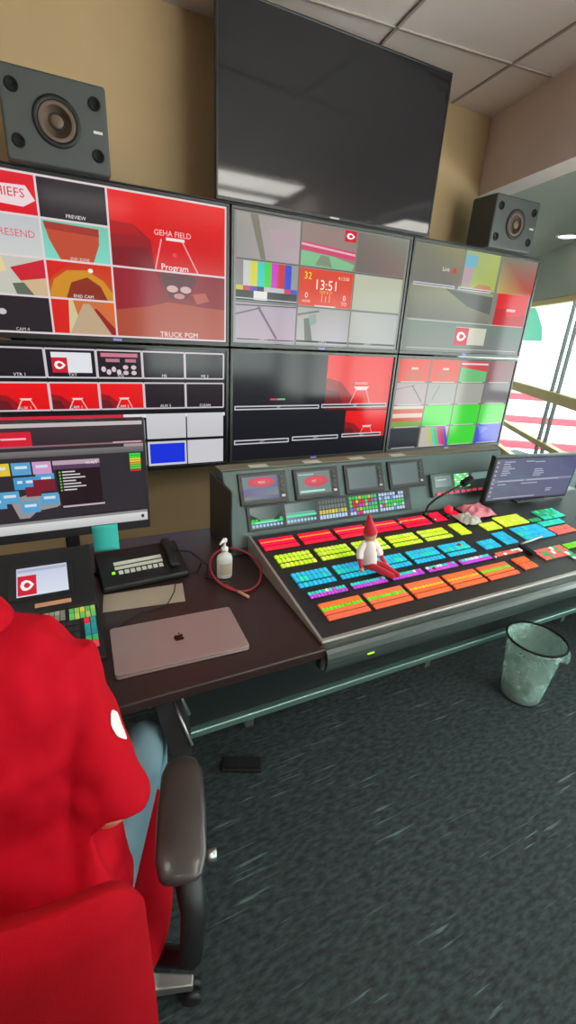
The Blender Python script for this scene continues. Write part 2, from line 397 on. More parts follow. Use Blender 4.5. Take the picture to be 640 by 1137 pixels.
# ================================================================== VIDEO WALL
MW, MH, G, MX, MZ, MY = 1.24, .715, .0102, .9329, 2.306, 2.713
def monitor(ci, ri, label, paint, badge=True, grey=False):
    x0 = MX+ci*(MW+G); z1 = MZ-ri*(MH+G)
    t = thing('display_monitor', label, 'monitor', (x0+MW/2, MY+.03, z1-MH), group='large monitors of the video wall')
    bz = .017; z0 = z1-MH
    b = MB(); b.box(x0+.004, x0+MW-.004, MY+.012, MY+.06, z0+.004, z1-.004); b.box(x0+.2, x0+MW-.2, MY+.06, MY+.1, z0+.12, z1-.12)
    b.build('housing', 'blackpl', t, .006, world=True)
    b = MB()
    b.box(x0, x0+MW, MY, MY+.014, z1-bz, z1); b.box(x0, x0+MW, MY, MY+.014, z0, z0+bz+.006)
    b.box(x0, x0+bz, MY, MY+.014, z0+bz+.006, z1-bz); b.box(x0+MW-bz, x0+MW, MY, MY+.014, z0+bz+.006, z1-bz)
    b.build('bezel', 'greybezel' if grey else 'bezel', t, .002, world=True)
    b = MB(); b.box(x0+bz, x0+MW-bz, MY+.008, MY+.012, z0+bz, z1-bz); b.build('glass_panel', 'tvglass', t, world=True)
    s = Screen((x0+bz+.002, MY+.0074, z1-bz-.002), (MW-2*bz-.004, 0, 0), (0, 0, -(MH-2*bz-.010)), (0, -1, 0))
    s.n = Vector((0, -1, 0)); s.sc = .0001
    paint(s); s.build(t)
    b = MB(); b.box(x0+MW/2-.022, x0+MW/2+.022, MY-.0015, MY, z0+.006, z0+.018, col=lin((120, 120, 190))); b.build('badge', 'keys', t, world=True)
    return t
# keep the paint layers thin
_P = Screen.P
def _thin(s, u, v):
    a, b_, c, d = s.win; u = a+(c-a)*u; v = b_+(d-b_)*v
    return s.o+s.ux*u+s.vy*v+s.n*(.00008*s.k)
Screen.P = _thin

W_ = (222, 208, 210)
def paint_lt(s):
    s.rect(0, 0, 1, 1, (18, 18, 24))
    # column 1
    s.w(0, 0, .25, .25); s.rect(0, 0, 1, 1, (222, 18, 38)); s.poly([(.1, .35), (.86, .3), (.97, .62), (.8, .8), (.05, .74)], (236, 214, 218)); s.text('CHIEFS', .58, .5, .05, (214, 20, 40))
    s.w(0, .25, .25, .5); s.rect(0, 0, 1, 1, ((190, 194, 196), (204, 206, 204))); s.text('RESEND', .66, .45, .042, (222, 84, 108))
    s.w(0, .5, .25, .75); s.rect(0, 0, 1, 1, (196, 196, 184)); s.poly([(.5, .3), (1, .02), (1, .5), (.62, .62)], (204, 30, 48)); s.poly([(.62, .62), (1, .5), (1, 1), (.75, 1)], (206, 178, 140)); s.poly([(.1, .1), (.4, .05), (.45, .4), (.2, .5)], (226, 208, 150)); s.poly([(.5, .7), (.66, .66), (.8, 1), (.55, 1)], (96, 104, 88))
    s.w(0, .75, .25, 1); s.rect(0, 0, 1, 1, (34, 26, 34)); s.ell(.3, .45, .06, .08, (200, 196, 198)); s.text('CAM 4', .55, .9, .02, (210, 206, 208))
    # column 2
    s.w(.25, 0, .5, .25); s.rect(0, 0, 1, 1, (36, 28, 36)); s.text('PREVIEW', .52, .88, .022, (232, 232, 232))
    s.w(.25, .25, .5, .5); s.rect(0, 0, 1, 1, ((116, 196, 172), (126, 214, 196))); s.poly([(.04, .06), (.84, .1), (.83, .5), (.72, 1), (.24, 1), (.1, .5)], (190, 74, 48)); s.poly([(.04, .06), (.84, .1), (.84, .3), (.06, .24)], (164, 52, 44)); s.text('END ZONE', .52, .93, .017, (230, 220, 216))
    s.w(.25, .5, .5, .75); s.rect(0, 0, 1, 1, ((206, 40, 20), (196, 90, 24))); s.poly([(0, .95), (.1, .5), (.3, .24), (.6, .2), (.85, .45), (1, .8), (1, 1), (0, 1)], (206, 140, 34)); s.poly([(.25, 1), (.35, .55), (.6, .38), (.8, .6), (.9, 1)], (140, 44, 26)); s.poly([(0, 0), (.4, 0), (.1, .4), (0, .6)], (214, 26, 22)); s.ell(.66, .2, .04, .06, (255, 236, 226)); s.text('END CAM', .52, .91, .021, (240, 232, 226))
    s.w(.25, .75, .5, 1); s.rect(0, 0, 1, 1, (206, 108, 62)); s.poly([(0, 0), (.28, 0), (.34, 1), (0, 1)], (216, 26, 20)); s.poly([(.28, 0), (.34, 0), (.42, .6), (.3, 1), (.24, 1)], (206, 196, 150)); s.poly([(.5, .1), (.6, .1), (.94, 1), (.24, 1)], (190, 164, 132)); s.poly([(.66, .25), (.7, .22), (1, .8), (1, 1), (.92, .96)], (150, 30, 26)); s.poly([(.8, 0), (1, 0), (1, .6)], (222, 104, 40))
    # programme and truck pictures
    s.w(.5, 0, 1, .5); s.rect(0, 0, 1, 1, ((232, 10, 16), (206, 6, 12)))
    s.poly([(0, .40), (.2, .42), (.33, .60), (.36, 1), (0, 1)], (150, 14, 26)); s.poly([(0, .74), (.3, .70), (.36, 1), (0, 1)], (128, 12, 28)); s.poly([(0, .4), (.2, .42), (.26, .56), (0, .58)], (176, 14, 22))
    s.line((.42, .56), (.36, .98), .007, (240, 160, 160)); s.line((.60, .56), (.74, 1), .007, (240, 160, 160))
    s.text('GEHA FIELD', .52, .48, .036, (244, 200, 204)); s.rect(.46, .53, .62, .57, (240, 222, 222)); s.ell(.53, .76, .02, .03, (232, 70, 76)); s.text('Program', .53, .94, .042, (255, 240, 240))
    s.w(.5, .5, 1, 1); s.rect(0, 0, 1, 1, ((126, 22, 34), (150, 50, 34))); s.poly([(0, .6), (.3, .52), (.45, .44), (.62, .46), (1, .5), (1, 1), (0, 1)], (172, 72, 50)); s.poly([(0, .0), (.35, 0), (.42, .3), (.3, .52), (0, .6)], (150, 22, 40)); s.poly([(.7, 0), (1, 0), (1, .5), (.74, .48), (.6, .3)], (140, 20, 36))
    s.poly([(.40, .02), (.70, .04), (.72, .12), (.62, .38), (.48, .38), (.42, .16)], (96, 44, 46)); s.ell(.50, .24, .05, .05, (208, 168, 164)); s.ell(.62, .24, .05, .05, (208, 168, 164)); s.ell(.56, .34, .05, .04, (196, 136, 134)); s.poly([(.68, .3), (.8, .26), (.84, .38), (.72, .44)], (176, 84, 70))
    s.text('TRUCK PGM', .55, .93, .038, (240, 224, 220))
    s.w(0, 0, 1, 1)
    for p, q in (((.25, 0), (.25, 1)), ((.5, 0), (.5, 1)), ((0, .25), (.5, .25)), ((0, .5), (1, .5)), ((0, .75), (.5, .75)), ((0, .004), (1, .004)), ((0, .995), (1, .995)), ((.997, 0), (.997, 1))): s.line(p, q, .009, W_)
def paint_ll(s):
    s.rect(0, 0, 1, 1, (14, 13, 18)); red = (222, 10, 18)
    rows = ((.02, .235), (.27, .485), (.53, .75), (.775, .995)); U = [0, .202, .404, .600, .797, .992]
    for r in (0, 1):
        v0, v1 = rows[r]
        for i in range(5):
            s.w(U[i], v0, U[i+1], v1)
            if r == 0:
                s.rect(0, 0, 1, 1, (26, 20, 28))
                if i == 1: s.rect(.12, .12, .9, .82, (226, 228, 234)); s.emblem(.27, .56, .15, .26)
                elif i == 2:
                    s.rect(.1, .1, .9, .24, (204, 120, 140)); s.rect(.2, .3, .5, .42, (186, 120, 140)); s.rect(.62, .3, .86, .42, (186, 120, 140))
                    for q in range(4): s.ell(.14+q*.11, .68+(q % 2)*.1, .05, .1, (214, 196, 206)); s.ell(.62+(q % 2)*.18, .6+(q//2)*.2, .06, .08, (214, 190, 200))
                s.text(('VTR 1', 'TXT', 'CG', 'ME', 'ME 2')[i], .5, .9, .022, (230, 226, 228))
            else:
                if i < 3: s.field(0, 0, 1, 1)
                else: s.rect(0, 0, 1, 1, (30, 20, 30))
                s.text(('AUX 1', 'CAM 1', 'CAM 2', 'AUX 5', 'CLEAN')[i], .5, .9, .022, (230, 226, 228))
            s.k = 9; s.frame(0.01, .01, .99, .99, .008, (206, 196, 204)); s.k = 1
        s.w(0, 0, 1, 1)
    s.w(0, 0, 1, 1); s.k = 2
    s.rect(0, .53, .5, .56, (214, 30, 60)); s.rect(.5, .53, .998, .56, (224, 222, 224))
    s.rect(0, .575, .594, .75, (40, 36, 42)); s.rect(0, .775, .594, .995, (40, 36, 42))
    for i in range(3): s.rect(U[i]+.006, .585, U[i+1]-.006, .745, ((190, 190, 194), (176, 178, 182))); s.rect(U[i]+.006, .785, U[i+1]-.006, .985, ((176, 160, 164), (190, 186, 190)))
    for i in (3, 4):
        s.rect(U[i]+.003, rows[2][0], U[i+1]-.003, rows[2][1], ((206, 206, 210), (196, 196, 200)))
        s.rect(U[i]+.003, rows[3][0], U[i+1]-.003, rows[3][1], (202, 202, 208)); 
    s.rect(U[3]+.012, rows[3][0]+.02, U[4]-.012, rows[3][1]-.02, (24, 50, 222)); s.k = 12
    s.text('SAT', (U[3]+U[4])/2, .96, .018, (200, 210, 255))
def bars(s, c): 
    n = len(c)
    for i, x in enumerate(c): s.rect(i/n, 0, (i+1)/n, 1, x); s.k -= 1
    s.k += 1
def paint_mt(s):
    s.rect(0, 0, 1, 1, ((134, 134, 126), (150, 150, 146)))  # pale greys and soft gradients carry reflection haze painted into the picture
    U = (.01, .335, .345, .66, .67, .985); Vv = (.01, .33, .35, .655, .675, .985)
    def cell(i, j): s.win = (U[2*i], Vv[2*j], U[2*i+1], Vv[2*j+1]); s.k = 1
    cell(0, 0); s.rect(0, 0, 1, 1, [(150, 150, 140), (172, 160, 160), (182, 164, 172), (150, 146, 144)]); s.poly([(.2, 0), (.32, 0), (.46, 1), (.38, 1)], (122, 120, 104)); s.poly([(.5, .3), (.9, .2), (.95, .6), (.6, .8)], (178, 156, 164))
    cell(0, 1); a = s.win; s.rect(0, 0, 1, 1, (60, 60, 60)); s.win = (a[0], a[1], a[2], a[1]+(a[3]-a[1])*.62); bars(s, ((140, 136, 134), (196, 200, 196), (214, 206, 60), (50, 206, 190), (70, 206, 60), (204, 50, 190), (206, 44, 50), (50, 70, 206), (150, 150, 150)))
    s.win = (a[0], a[1]+(a[3]-a[1])*.62, a[2], a[1]+(a[3]-a[1])*.74); s.k = 3; bars(s, ((200, 190, 60), (200, 60, 90), (90, 70, 190), (60, 60, 70), (190, 190, 196), (190, 190, 196), (190, 190, 196), (200, 60, 80), (70, 80, 200)))
    s.win = a; s.k = 4; s.rect(.28, .74, .5, .97, (228, 224, 220)); s.rect(0, .93, 1, .955, (200, 200, 200))
    cell(0, 2); s.rect(0, 0, 1, 1, [(172, 158, 170), (178, 162, 176), (186, 160, 180), (176, 164, 168)]); s.line((.36, .08), (.68, .9), .014, (104, 96, 98)); s.line((0, .3), (.4, .1), .008, (104, 96, 98)); s.line((0, .06), (1, .02), .006, (60, 58, 56)); s.rect(.02, .93, .98, .96, (40, 38, 40)); s.text('CAM 3', .45, .94, .02, W_)
    cell(1, 0); s.rect(0, 0, 1, 1, (150, 128, 120)); s.poly([(0, .42), (1, .52), (1, .74), (0, .62)], (208, 70, 110)); s.poly([(0, .46), (1, .57), (1, .62), (0, .51)], (226, 180, 190)); s.poly([(0, .64), (.6, .7), (1, .84), (.96, 1), (0, 1)], (130, 190, 140)); s.poly([(.26, .96), (.36, .7), (.5, .72), (.58, .98)], (128, 142, 118)); s.emblem(.88, .14, .11, .14)
    cell(1, 1); s.rect(0, 0, 1, 1, (222, 70, 44)); s.text('32', .15, .2, .055, (232, 226, 60)); s.text('13:51', .5, .42, .078, (255, 244, 236)); s.text('4:13:00', .82, .18, .028, (246, 214, 204))
    s.text('2ND & 10', .5, .6, .022, (236, 206, 70)); s.text('0', .14, .72, .045, (250, 236, 226)); s.text('0', .86, .72, .045, (250, 236, 226)); s.text('HOME', .14, .88, .02, (246, 220, 210)); s.text('TO', .86, .88, .03, (246, 220, 210)); s.text('1', .5, .8, .05, (236, 206, 70)); s.text('|   |', .5, .74, .05, (240, 190, 170)); s.rect(.3, .97, .7, 1, (230, 220, 210))
    cell(1, 2); s.rect(0, 0, 1, 1, [(170, 166, 160), (166, 164, 160), (188, 178, 190), (176, 178, 172)]); s.poly([(.12, .3), (.22, .26), (.3, .9), (.16, .9)], (104, 110, 100)); s.poly([(.2, .2), (.34, .14), (.36, .4), (.24, .5)], (140, 160, 148)); s.line((0, .2), (.4, .06), .012, (116, 116, 108)); s.line((0, .93), (1, .93), .012, (40, 38, 40)); s.text('CAM 5', .5, .93, .02, W_)
    cell(2, 0); s.rect(0, 0, 1, 1, [(122, 112, 104), (128, 134, 122), (134, 112, 104), (112, 104, 100)])
    cell(2, 1); s.rect(0, 0, 1, 1, [(190, 192, 168), (186, 190, 162), (176, 180, 160), (184, 184, 164)])
    cell(2, 2); s.rect(0, 0, 1, 1, [(184, 184, 174), (172, 174, 174), (176, 178, 176), (176, 180, 168)]); s.line((0, .93), (1, .93), .012, (70, 70, 70)); s.text('CAM 9', .4, .93, .02, W_)
    s.w(0, 0, 1, 1); s.k = 12
    s.line((.01, .34), (.99, .34), .004, (70, 70, 66)); s.line((.01, .665), (.99, .665), .004, (80, 80, 76)); s.line((.34, 0), (.34, 1), .010, (110, 108, 100)); s.line((.665, 0), (.665, 1), .006, (116, 114, 106))
def paint_ml(s):
    s.rect(0, 0, 1, 1, (20, 20, 28))
    s.w(0, 0, 1, 1)
    s.field(.55, 0, .995, .53, 'GEHA FIELD', .02); 
    s.field(.70, .545, .995, .83)
    s.rect(.70, .83, .995, .86, (30, 24, 30))
    s.rect(.21, .41, .255, .425, (214, 70, 110)); s.rect(.255, .41, .30, .425, (110, 200, 130))
    s.pill(.01, .475, .515, .515, 'PST'); s.pill(.53, .47, .985, .51, 'PGM')
    s.pill(.01, .80, .335, .845, 'CLIP 1'); s.pill(.355, .79, .66, .835, 'CLIP 2'); s.pill(.685, .785, .97, .825, 'CLIP 3')
def paint_rt(s):
    s.rect(0, 0, 1, 1, [(140, 138, 112), (116, 128, 116), (122, 124, 128), (150, 146, 130)])  # grey wash over these tiles is partly glass reflection, painted as content
    s.w(0, 0, .36, .36); s.rect(0, 0, 1, 1, [(128, 128, 108), (150, 144, 108), (122, 118, 112), (120, 118, 110)]); s.text('Live', .68, .56, .04, (238, 232, 226)); s.rect(.82, .5, .9, .64, (200, 70, 60))
    s.w(.38, 0, .66, .36); s.rect(0, 0, 1, 1, [(164, 180, 130), (176, 186, 108), (168, 184, 84), (172, 196, 96)]); s.rect(0, .1, .34, .42, (120, 180, 200)); s.rect(0, .42, .26, .92, (184, 160, 170)); s.poly([(.3, 1), (.5, .82), (.85, .86), (.9, 1)], (196, 130, 90))
    s.w(.68, 0, 1, .36); s.rect(0, 0, 1, 1, [(130, 128, 108), (136, 126, 116), (190, 60, 50), (190, 170, 96)])
    s.w(0, .38, .66, .68); s.rect(0, 0, 1, 1, [(142, 142, 112), (160, 160, 120), (122, 120, 108), (106, 104, 96)]); s.poly([(.4, 0), (1, .1), (1, .7), (.7, .5)], (98, 98, 92))
    s.w(.70, .36, .985, .70); s.rect(0, 0, 1, 1, (224, 26, 34)); s.poly([(0, .46), (.3, .42), (.4, .7), (1, .6), (1, 1), (0, 1)], (196, 20, 36)); s.rect(.36, .44, .64, .52, (240, 190, 190))
    s.w(0, .70, 1, 1); s.rect(0, 0, 1, 1, [(122, 136, 120), (104, 128, 118), (122, 122, 124), (122, 126, 118)])
    s.rect(.40, .12, .66, .72, (204, 204, 186)); s.emblem(.455, .44, .055, .30)
    s.w(0, 0, 1, 1); s.k = 10
    s.pill(.02, .345, .33, .375); s.pill(.36, .345, .63, .375); s.line((.02, .695), (.98, .69), .006, (190, 190, 176)); s.line((.03, .97), (.97, .965), .006, (180, 182, 176))
def paint_rl(s):
    s.rect(0, 0, 1, 1, (116, 110, 106))
    gr = (60, 218, 50)
    def cell(i, j): s.win = (i*.25+.006, j*.25+.008, i*.25+.244, j*.25+.242); s.k = 1
    for i in (0, 1): cell(i, 0); s.rect(0, 0, 1, 1, (224, 66, 44)); s.poly([(.2, .6), (.5, .4), (.8, .6), (.7, 1), (.3, 1)], (204, 88, 60)); s.rect(.4, .36, .62, .46, (240, 196, 186))
    cell(2, 0); s.rect(0, 0, 1, 1, (110, 190, 120)); s.poly([(0, 0), (1, 0), (1, .5), (0, .3)], (206, 70, 80)); s.rect(0, .1, 1, .18, (230, 214, 210))
    cell(3, 0); s.rect(0, 0, 1, 1, [(150, 80, 84), (140, 96, 96), (128, 96, 100), (140, 76, 82)])
    cell(0, 1); s.rect(0, 0, 1, 1, (178, 160, 162)); s.line((.5, .1), (.9, .9), .008, (90, 84, 84)); s.line((0, .3), (.6, .1), .005, (110, 100, 100))
    cell(1, 1); s.rect(0, 0, 1, 1, (162, 164, 158)); s.line((.2, .8), (.4, .1), .008, (116, 120, 112))
    cell(2, 1); s.rect(0, 0, 1, 1, (166, 166, 156)); cell(3, 1); s.rect(0, 0, 1, 1, (128, 124, 126))
    cell(0, 2); s.rect(0, 0, 1, 1, (200, 80, 54)); s.rect(0, 0, 1, .14, (206, 200, 180)); s.rect(0, .36, 1, .56, (226, 196, 180)); s.rect(0, .74, 1, 1, (120, 160, 60))
    for i, j in ((1, 2), (2, 2), (3, 2), (2, 3)): cell(i, j); s.rect(0, 0, 1, 1, gr)
    cell(0, 3); s.rect(0, 0, 1, 1, (40, 42, 50)); cell(3, 3); s.rect(0, 0, 1, 1, (40, 60, 204)); s.poly([(0, 0), (.5, .2), (.2, .5)], (90, 120, 220))
    cell(1, 3); s.rect(0, 0, 1, 1, (190, 184, 170))
    for q, c in enumerate(((196, 190, 90), (90, 206, 190), (96, 200, 90), (206, 70, 180), (206, 60, 60), (70, 80, 206))): s.poly([(.2+q*.11, 0), (.31+q*.11, 0), (.53+q*.11, 1), (.42+q*.11, 1)], c)
    s.w(0, 0, 1, 1); s.k = 12
    for j in (1, 2, 3):
        for i in range(4): s.line((i*.25+.03, j*.25-.004), (i*.25+.22, j*.25-.004), .006, (204, 200, 196))
    for i in (0, 1, 2, 3): s.line((i*.25+.03, .985), (i*.25+.22, .985), .006, (190, 190, 190))

monitor(-1, 0, 'top left large monitor showing red stadium programme picture and small tiles', paint_lt)
monitor(-1, 1, 'lower left large monitor with rows of small red and black tiles and a blue tile', paint_ll)
monitor(0, 0, 'top middle large monitor with colour bars and red 13:51 scoreboard clock', paint_mt, grey=True)
monitor(0, 1, 'lower middle large monitor mostly black with red stadium pictures on its right', paint_ml, grey=True)
monitor(1, 0, 'top right large monitor with grey tiles in painted reflection haze, a red tile and small white card', paint_rt, grey=True)
monitor(1, 1, 'lower right large monitor with four by four tiles, several bright green', paint_rl, grey=True)

# wall rack that carries the monitors
t = thing('monitor_mount', 'dark steel wall rack behind the six large monitors', 'monitor mount', (1.55, 3.05, .85))
for k in range(6):
    x = -.2+k*.7
    if x > 2.95: break
    b = MB(); b.box(x, x+.05, 2.86, 3.079, .95, 2.28); b.build('upright', 'blackpl', t, .003, world=True)
for z in (1.15, 1.65, 2.02):
    b = MB(); b.box(-.25, 3.3, 2.815, 2.859, z, z+.05); b.build('rail', 'blackpl', t, .003, world=True)
b = MB(); b.box(-.3, 3.35, 2.70, 2.95, 2.3062, 2.311); b.build('speaker_shelf', 'blackpl', t, .001, world=True)

# big dark TV
t = thing('wall_television', 'big switched off black television mounted above the monitor wall near the ceiling', 'television', (1.571, 2.74, 2.315))
x0, x1, z0, z1 = .8475, 2.295, 2.318, 3.157
b = MB(); b.box(x0+.004, x1-.004, 2.722, 2.76, z0+.004, z1-.004); b.box(x0+.25, x1-.25, 2.76, 2.80, z0+.12, z1-.2); b.build('housing', 'blackpl', t, .005, world=True)
b = MB(); w = .010
b.box(x0, x1, 2.712, 2.724, z1-w, z1); b.box(x0, x1, 2.712, 2.724, z0, z0+.018); b.box(x0, x0+w, 2.712, 2.724, z0+.018, z1-w); b.box(x1-w, x1, 2.712, 2.724, z0+.018, z1-w)
b.build('bezel', 'bezel', t, .002, world=True)
b = MB(); b.box(x0+w, x1-w, 2.716, 2.7218, z0+.018, z1-w); b.build('screen', 'tvglass', t, world=True)
b = MB(); b.box(1.54, 1.60, 2.7105, 2.712, z0+.005, z0+.013); b.build('badge', 'steel', t, world=True)
b = MB(); b.box(1.35, 1.8, 2.80, 2.83, 2.55, 2.95); b.box(1.45, 1.5, 2.83, 3.079, 2.7, 2.8); b.box(1.65, 1.7, 2.83, 3.079, 2.7, 2.8); b.build('wall_bracket', 'blackpl', t, .003, world=True)

# ================================================================== SPEAKERS
def speaker(cx, cy, z0, w, h, d, label, lab_side=1, rz=0):
    t = thing('studio_speaker', label, 'speaker', (cx, cy, z0), rz, 'speakers on top of the monitor wall')
    hw = w/2; ex = d/2
    b = MB(); ch = .035
    prof = [(-hw, -ex), (hw, -ex), (hw, ex), (-hw, ex)]
    b.prism([(x, y, 0) for x, y in prof], (0, 0, h)); b.build('cabinet', 'spk', t, .012, bseg=3)
    F = Matrix.Translation((0, -ex, h/2)) @ Matrix.Rotation(R(90), 4, 'X')      # local z -> -y
    sc = h/.33
    b = MB(); b.lathe([(.094*sc, 0), (.094*sc, .006), (.078*sc, .008), (.074*sc, 0)], T=F, seg=40); b.build('surround', 'rubber', t)
    b = MB(); b.lathe([(.076*sc, .004), (.07*sc, .0065), (.058*sc, .004), (.03*sc, .0015), (.026*sc, .0015)], T=F, seg=40)
    b.build('woofer_cone', 'cone', t)
    b = MB(); b.ball((0, 0, .002), (.027*sc, .027*sc, .012), T=F); b.build('dust_cap', 'cone', t)
    b = MB(); b.lathe([(.032*sc, .0), (.032*sc, .006), (.028*sc, .006), (.028*sc, 0)], T=F, seg=30, closed=True, caps=False); b.build('tweeter_ring', 'rubber', t)
    for sx in (-1, 1):
        for sz in (-1, 1):
            T2 = F @ Matrix.Translation((sx*hw*.76, sz*h*.285, 0))
            b = MB(); b.lathe([(.026*sc, .0), (.026*sc, .004), (.019*sc, .005), (.019*sc, .001)], T=T2, seg=24); b.build('bass_port', 'hole', t)
    b = MB(); b.box(hw*.70, hw*.88, -ex-.0015, -ex, h/2-.012, h/2-.002); b.build('badge', 'label', t)
    return t
speaker(.118, 2.76, 2.3112, .415, .33, .22, 'grey studio speaker on top of the left monitors beside tan wall')
speaker(2.99, 2.76, 2.3112, .43, .32, .22, 'grey studio speaker on top of the right monitors beside the window bay')

# ================================================================== DESK
t = thing('desk', 'long dark walnut control desk that carries the laptop and the console', 'desk', (1.2, 1.5, 0))
b = MB(); b.box(-1.3, 3.3, 1.0, 2.05, .715, .75); b.build('desktop', 'desk', t, .006, world=True, bseg=3)
b = MB(); b.box(.27, 3.25, 1.30, 1.325, .27, .714); b.build('modesty_panel', 'panel', t, .003, world=True)
b = MB(); b.box(.27, 3.25, 1.275, 1.33, .235, .268); b.build('bottom_rail', 'alu', t, .006, world=True, bseg=3)
for x in (.52, 1.46, 2.5):
    b = MB(); b.box(x, x+.035, 1.285, 1.32, .19, .2349); b.build('rail_foot', 'steel', t, .003, world=True); b = MB(); b.box(x-.01, x+.055, 1.84, 1.9, 0, .714); b.build('leg', 'steel', t, .003, world=True)
for x in (-1.2, 3.15):
    b = MB(); b.box(x, x+.04, 1.25, 1.95, 0, .714); b.build('side_panel', 'panel', t, .003, world=True)
for x in (.62, .92, 1.22):
    b = MB()
    for k in range(5): b.box(x, x+.16, 1.2965, 1.30, .44+k*.022, .452+k*.022)
    b.build('vent_grille', 'bezel', t, world=True)
b = MB(); b.box(.7, 3.2, 1.06, 1.10, .60, .714); b.build('front_rail', 'bumper', t, .01, world=True)

# ================================================================== SWITCHER CONSOLE
SL = .123
def deck(x, y, o=0): return Vector((x, y, .757+(y-1.05)*SL+o))
DX = Vector((1, 0, 0)); DY = Vector((0, 1, SL)).normalized(); DN = Vector((0, -SL, 1)).normalized()
con = thing('production_switcher', 'wide black video switcher console with glowing rows of coloured keys and rear hutch', 'switcher console', (1.75, 1.4, .75))
CX0, CX1 = .685, 2.95
b = MB()
prof = [(1.04, .752), (1.04, .757), (1.70, .838), (1.70, .752)]
b.prism([(CX0, y, z) for y, z in prof], (CX1-CX0, 0, 0)); b.build('deck', 'deck', con, .002, world=True)
b = MB(); b.prism([(CX0-.012, 1.03, .7515), (CX0-.012, 1.03, .763), (CX0-.012, 1.70, .846), (CX0-.012, 1.70, .7515)], (.011, 0, 0)); b.build('side_trim', 'trimw', con, .002, world=True)
b = MB(); b.box(CX0-.012, CX1, 1.022, 1.0395, .7515, .764); b.build('front_trim', 'trimw', con, .003, world=True)
# rounded front bumper rolled over the desk edge
b = MB(); pts = []
for i in range(13):
    a = R(90+i*15); pts.append((1.016+.026*math.cos(a), .695+.052*math.sin(a)))
pts = [(1.0395, .7512)]+pts[:-1]+[(1.004, .640), (.9995, .62), (.9995, .60), (.9985, .60), (.9985, .7512)][:0]+[(.9995, .660), (.9995, .7512)][:0]
b = MB()
prof = [(.999, .752)]
prof = [(1.022, .7510), (1.014, .7505), (1.000, .746), (.990, .735), (.984, .718), (.983, .700), (.986, .680), (.992, .665), (.999, .655), (.999, .7505)][:9]+[(.9995, .7505)]
b.prism([(CX0-.008, y, z) for y, z in prof[::-1]], (CX1-CX0+.008, 0, 0)); b.build('front_bumper', 'bumper', con, world=True, smooth=False)
b = MB(); b.box(.835, .862, .981, .9835, .694, .699, col=lin((190, 255, 40))); b.build('status_light', 'keys', con, world=True)

KEYC = {'red': (230, 24, 62), 'yel': (196, 222, 52), 'blu': (46, 178, 214), 'teal': (48, 200, 180), 'mag': (186, 76, 200), 'ora': (226, 104, 60), 'gre': (110, 204, 44), 'amb': (236, 178, 50), 'whi': (226, 216, 222), 'cor': (216, 104, 92), 'dgr': (50, 160, 96), 'lim': (206, 226, 90)}
def key_row(parent, x0, x1, y0, y1, col, n, alt=None, base=None):
    b = MB(); p = (x1-x0)/n
    if base:   # lit light-guide strip under the caps
        q = [deck(x0-.001, y0-.001, .0032), deck(x1+.001, y0-.001, .0032), deck(x1+.001, y1+.001, .0032), deck(x0-.001, y1+.001, .0032)]
        b.prism(q, DN*.002, tuple(v*.38 for v in lin(base)))
    for i in range(n):
        c = col if not alt or rnd.random() > .35 else rnd.choice(alt)
        c = tuple(min(255, max(0, v+rnd.randint(-10, 10))) for v in KEYC[c])
        g = p*.10 if n > 1 else .0005; xa = x0+i*p+g; xb = x0+(i+1)*p-g
        lo = [deck(xa, y0, .003), deck(xb, y0, .003), deck(xb, y1, .003), deck(xa, y1, .003)]
        ins = .0012
        hi = [deck(xa+ins, y0+ins, .010), deck(xb-ins, y0+ins, .010), deck(xb-ins, y1-ins, .010), deck(xa+ins, y1-ins, .010)]
        b.add(lo+hi, [(4, 5, 6, 7), (0, 1, 5, 4), (1, 2, 6, 5), (2, 3, 7, 6), (3, 0, 4, 7)], lin(c))
    return b.build('key_row', 'keys', parent, world=True)
def bank(x0, x1, y0, y1, rows):
    """rows back to front: (relative depth from, to, colour, keys, alternates, base)"""
    b = MB(); b.prism([deck(x0-.004, y0-.004, .0003), deck(x1+.004, y0-.004, .0003), deck(x1+.004, y1+.004, .0003), deck(x0-.004, y1+.004, .0003)], DN*.0025)
    pl = b.build('key_bank', 'rubber', con, world=True)
    for a, c, col, n, alt, base in rows:
        key_row(pl, x0, x1, y1-(y1-y0)*c, y1-(y1-y0)*a, col, n, alt, base)
def sh(y): return (1.655-y)*.09
RED = [(0, .25, 'red', 1, None, (206, 10, 44)), (.27, .35, 'amb', 12, None, (255, 40, 60)), (.37, .60, 'red', 1, None, (206, 10, 44)), (.72, 1, 'red', 1, None, (206, 10, 44))]
YEL = [(0, .25, 'yel', 8, ['lim'], (160, 200, 50)), (.34, .60, 'yel', 8, ['lim'], (160, 200, 50)), (.74, 1, 'yel', 8, ['lim'], (160, 200, 50))]
BLU = [(0, .24, 'blu', 8, None, (40, 170, 210)), (.30, .60, 'teal', 8, ['blu'], (40, 180, 190)), (.74, 1, 'blu', 8, None, (40, 150, 210))]
MAG = [(0, .42, 'teal', 11, ['whi', 'mag'], (150, 40, 170)), (.5, 1, 'mag', 11, None, (150, 40, 170))]
ORA = [(0, .27, 'ora', 1, None, (216, 96, 54)), (.30, .46, 'gre', 11, None, (100, 200, 40)), (.48, .67, 'ora', 1, None, (216, 96, 54)), (.76, 1, 'ora', 1, None, (216, 96, 54))]
ORY = [(0, .30, 'ora', 1, None, (216, 96, 54)), (.34, .46, 'amb', 9, None, (240, 110, 60)), (.49, .67, 'ora', 1, None, (216, 96, 54)), (.76, 1, 'ora', 1, None, (216, 96, 54))]
for (ya, yb, x0, rows, n) in ((1.572, 1.655, .703, RED, 5), (1.440, 1.525, .720, YEL, 5), (1.302, 1.390, .733, BLU, 5), (1.234, 1.266, .744, MAG, 5)):
    for k in range(n): bank(x0+k*.1905, x0+k*.1905+.165, ya, yb, rows)
for k in range(5): bank(.75+k*.1985, .75+k*.1985+.178, 1.108, 1.195, (ORA, ORA, ORY, ORY, ORA)[k])
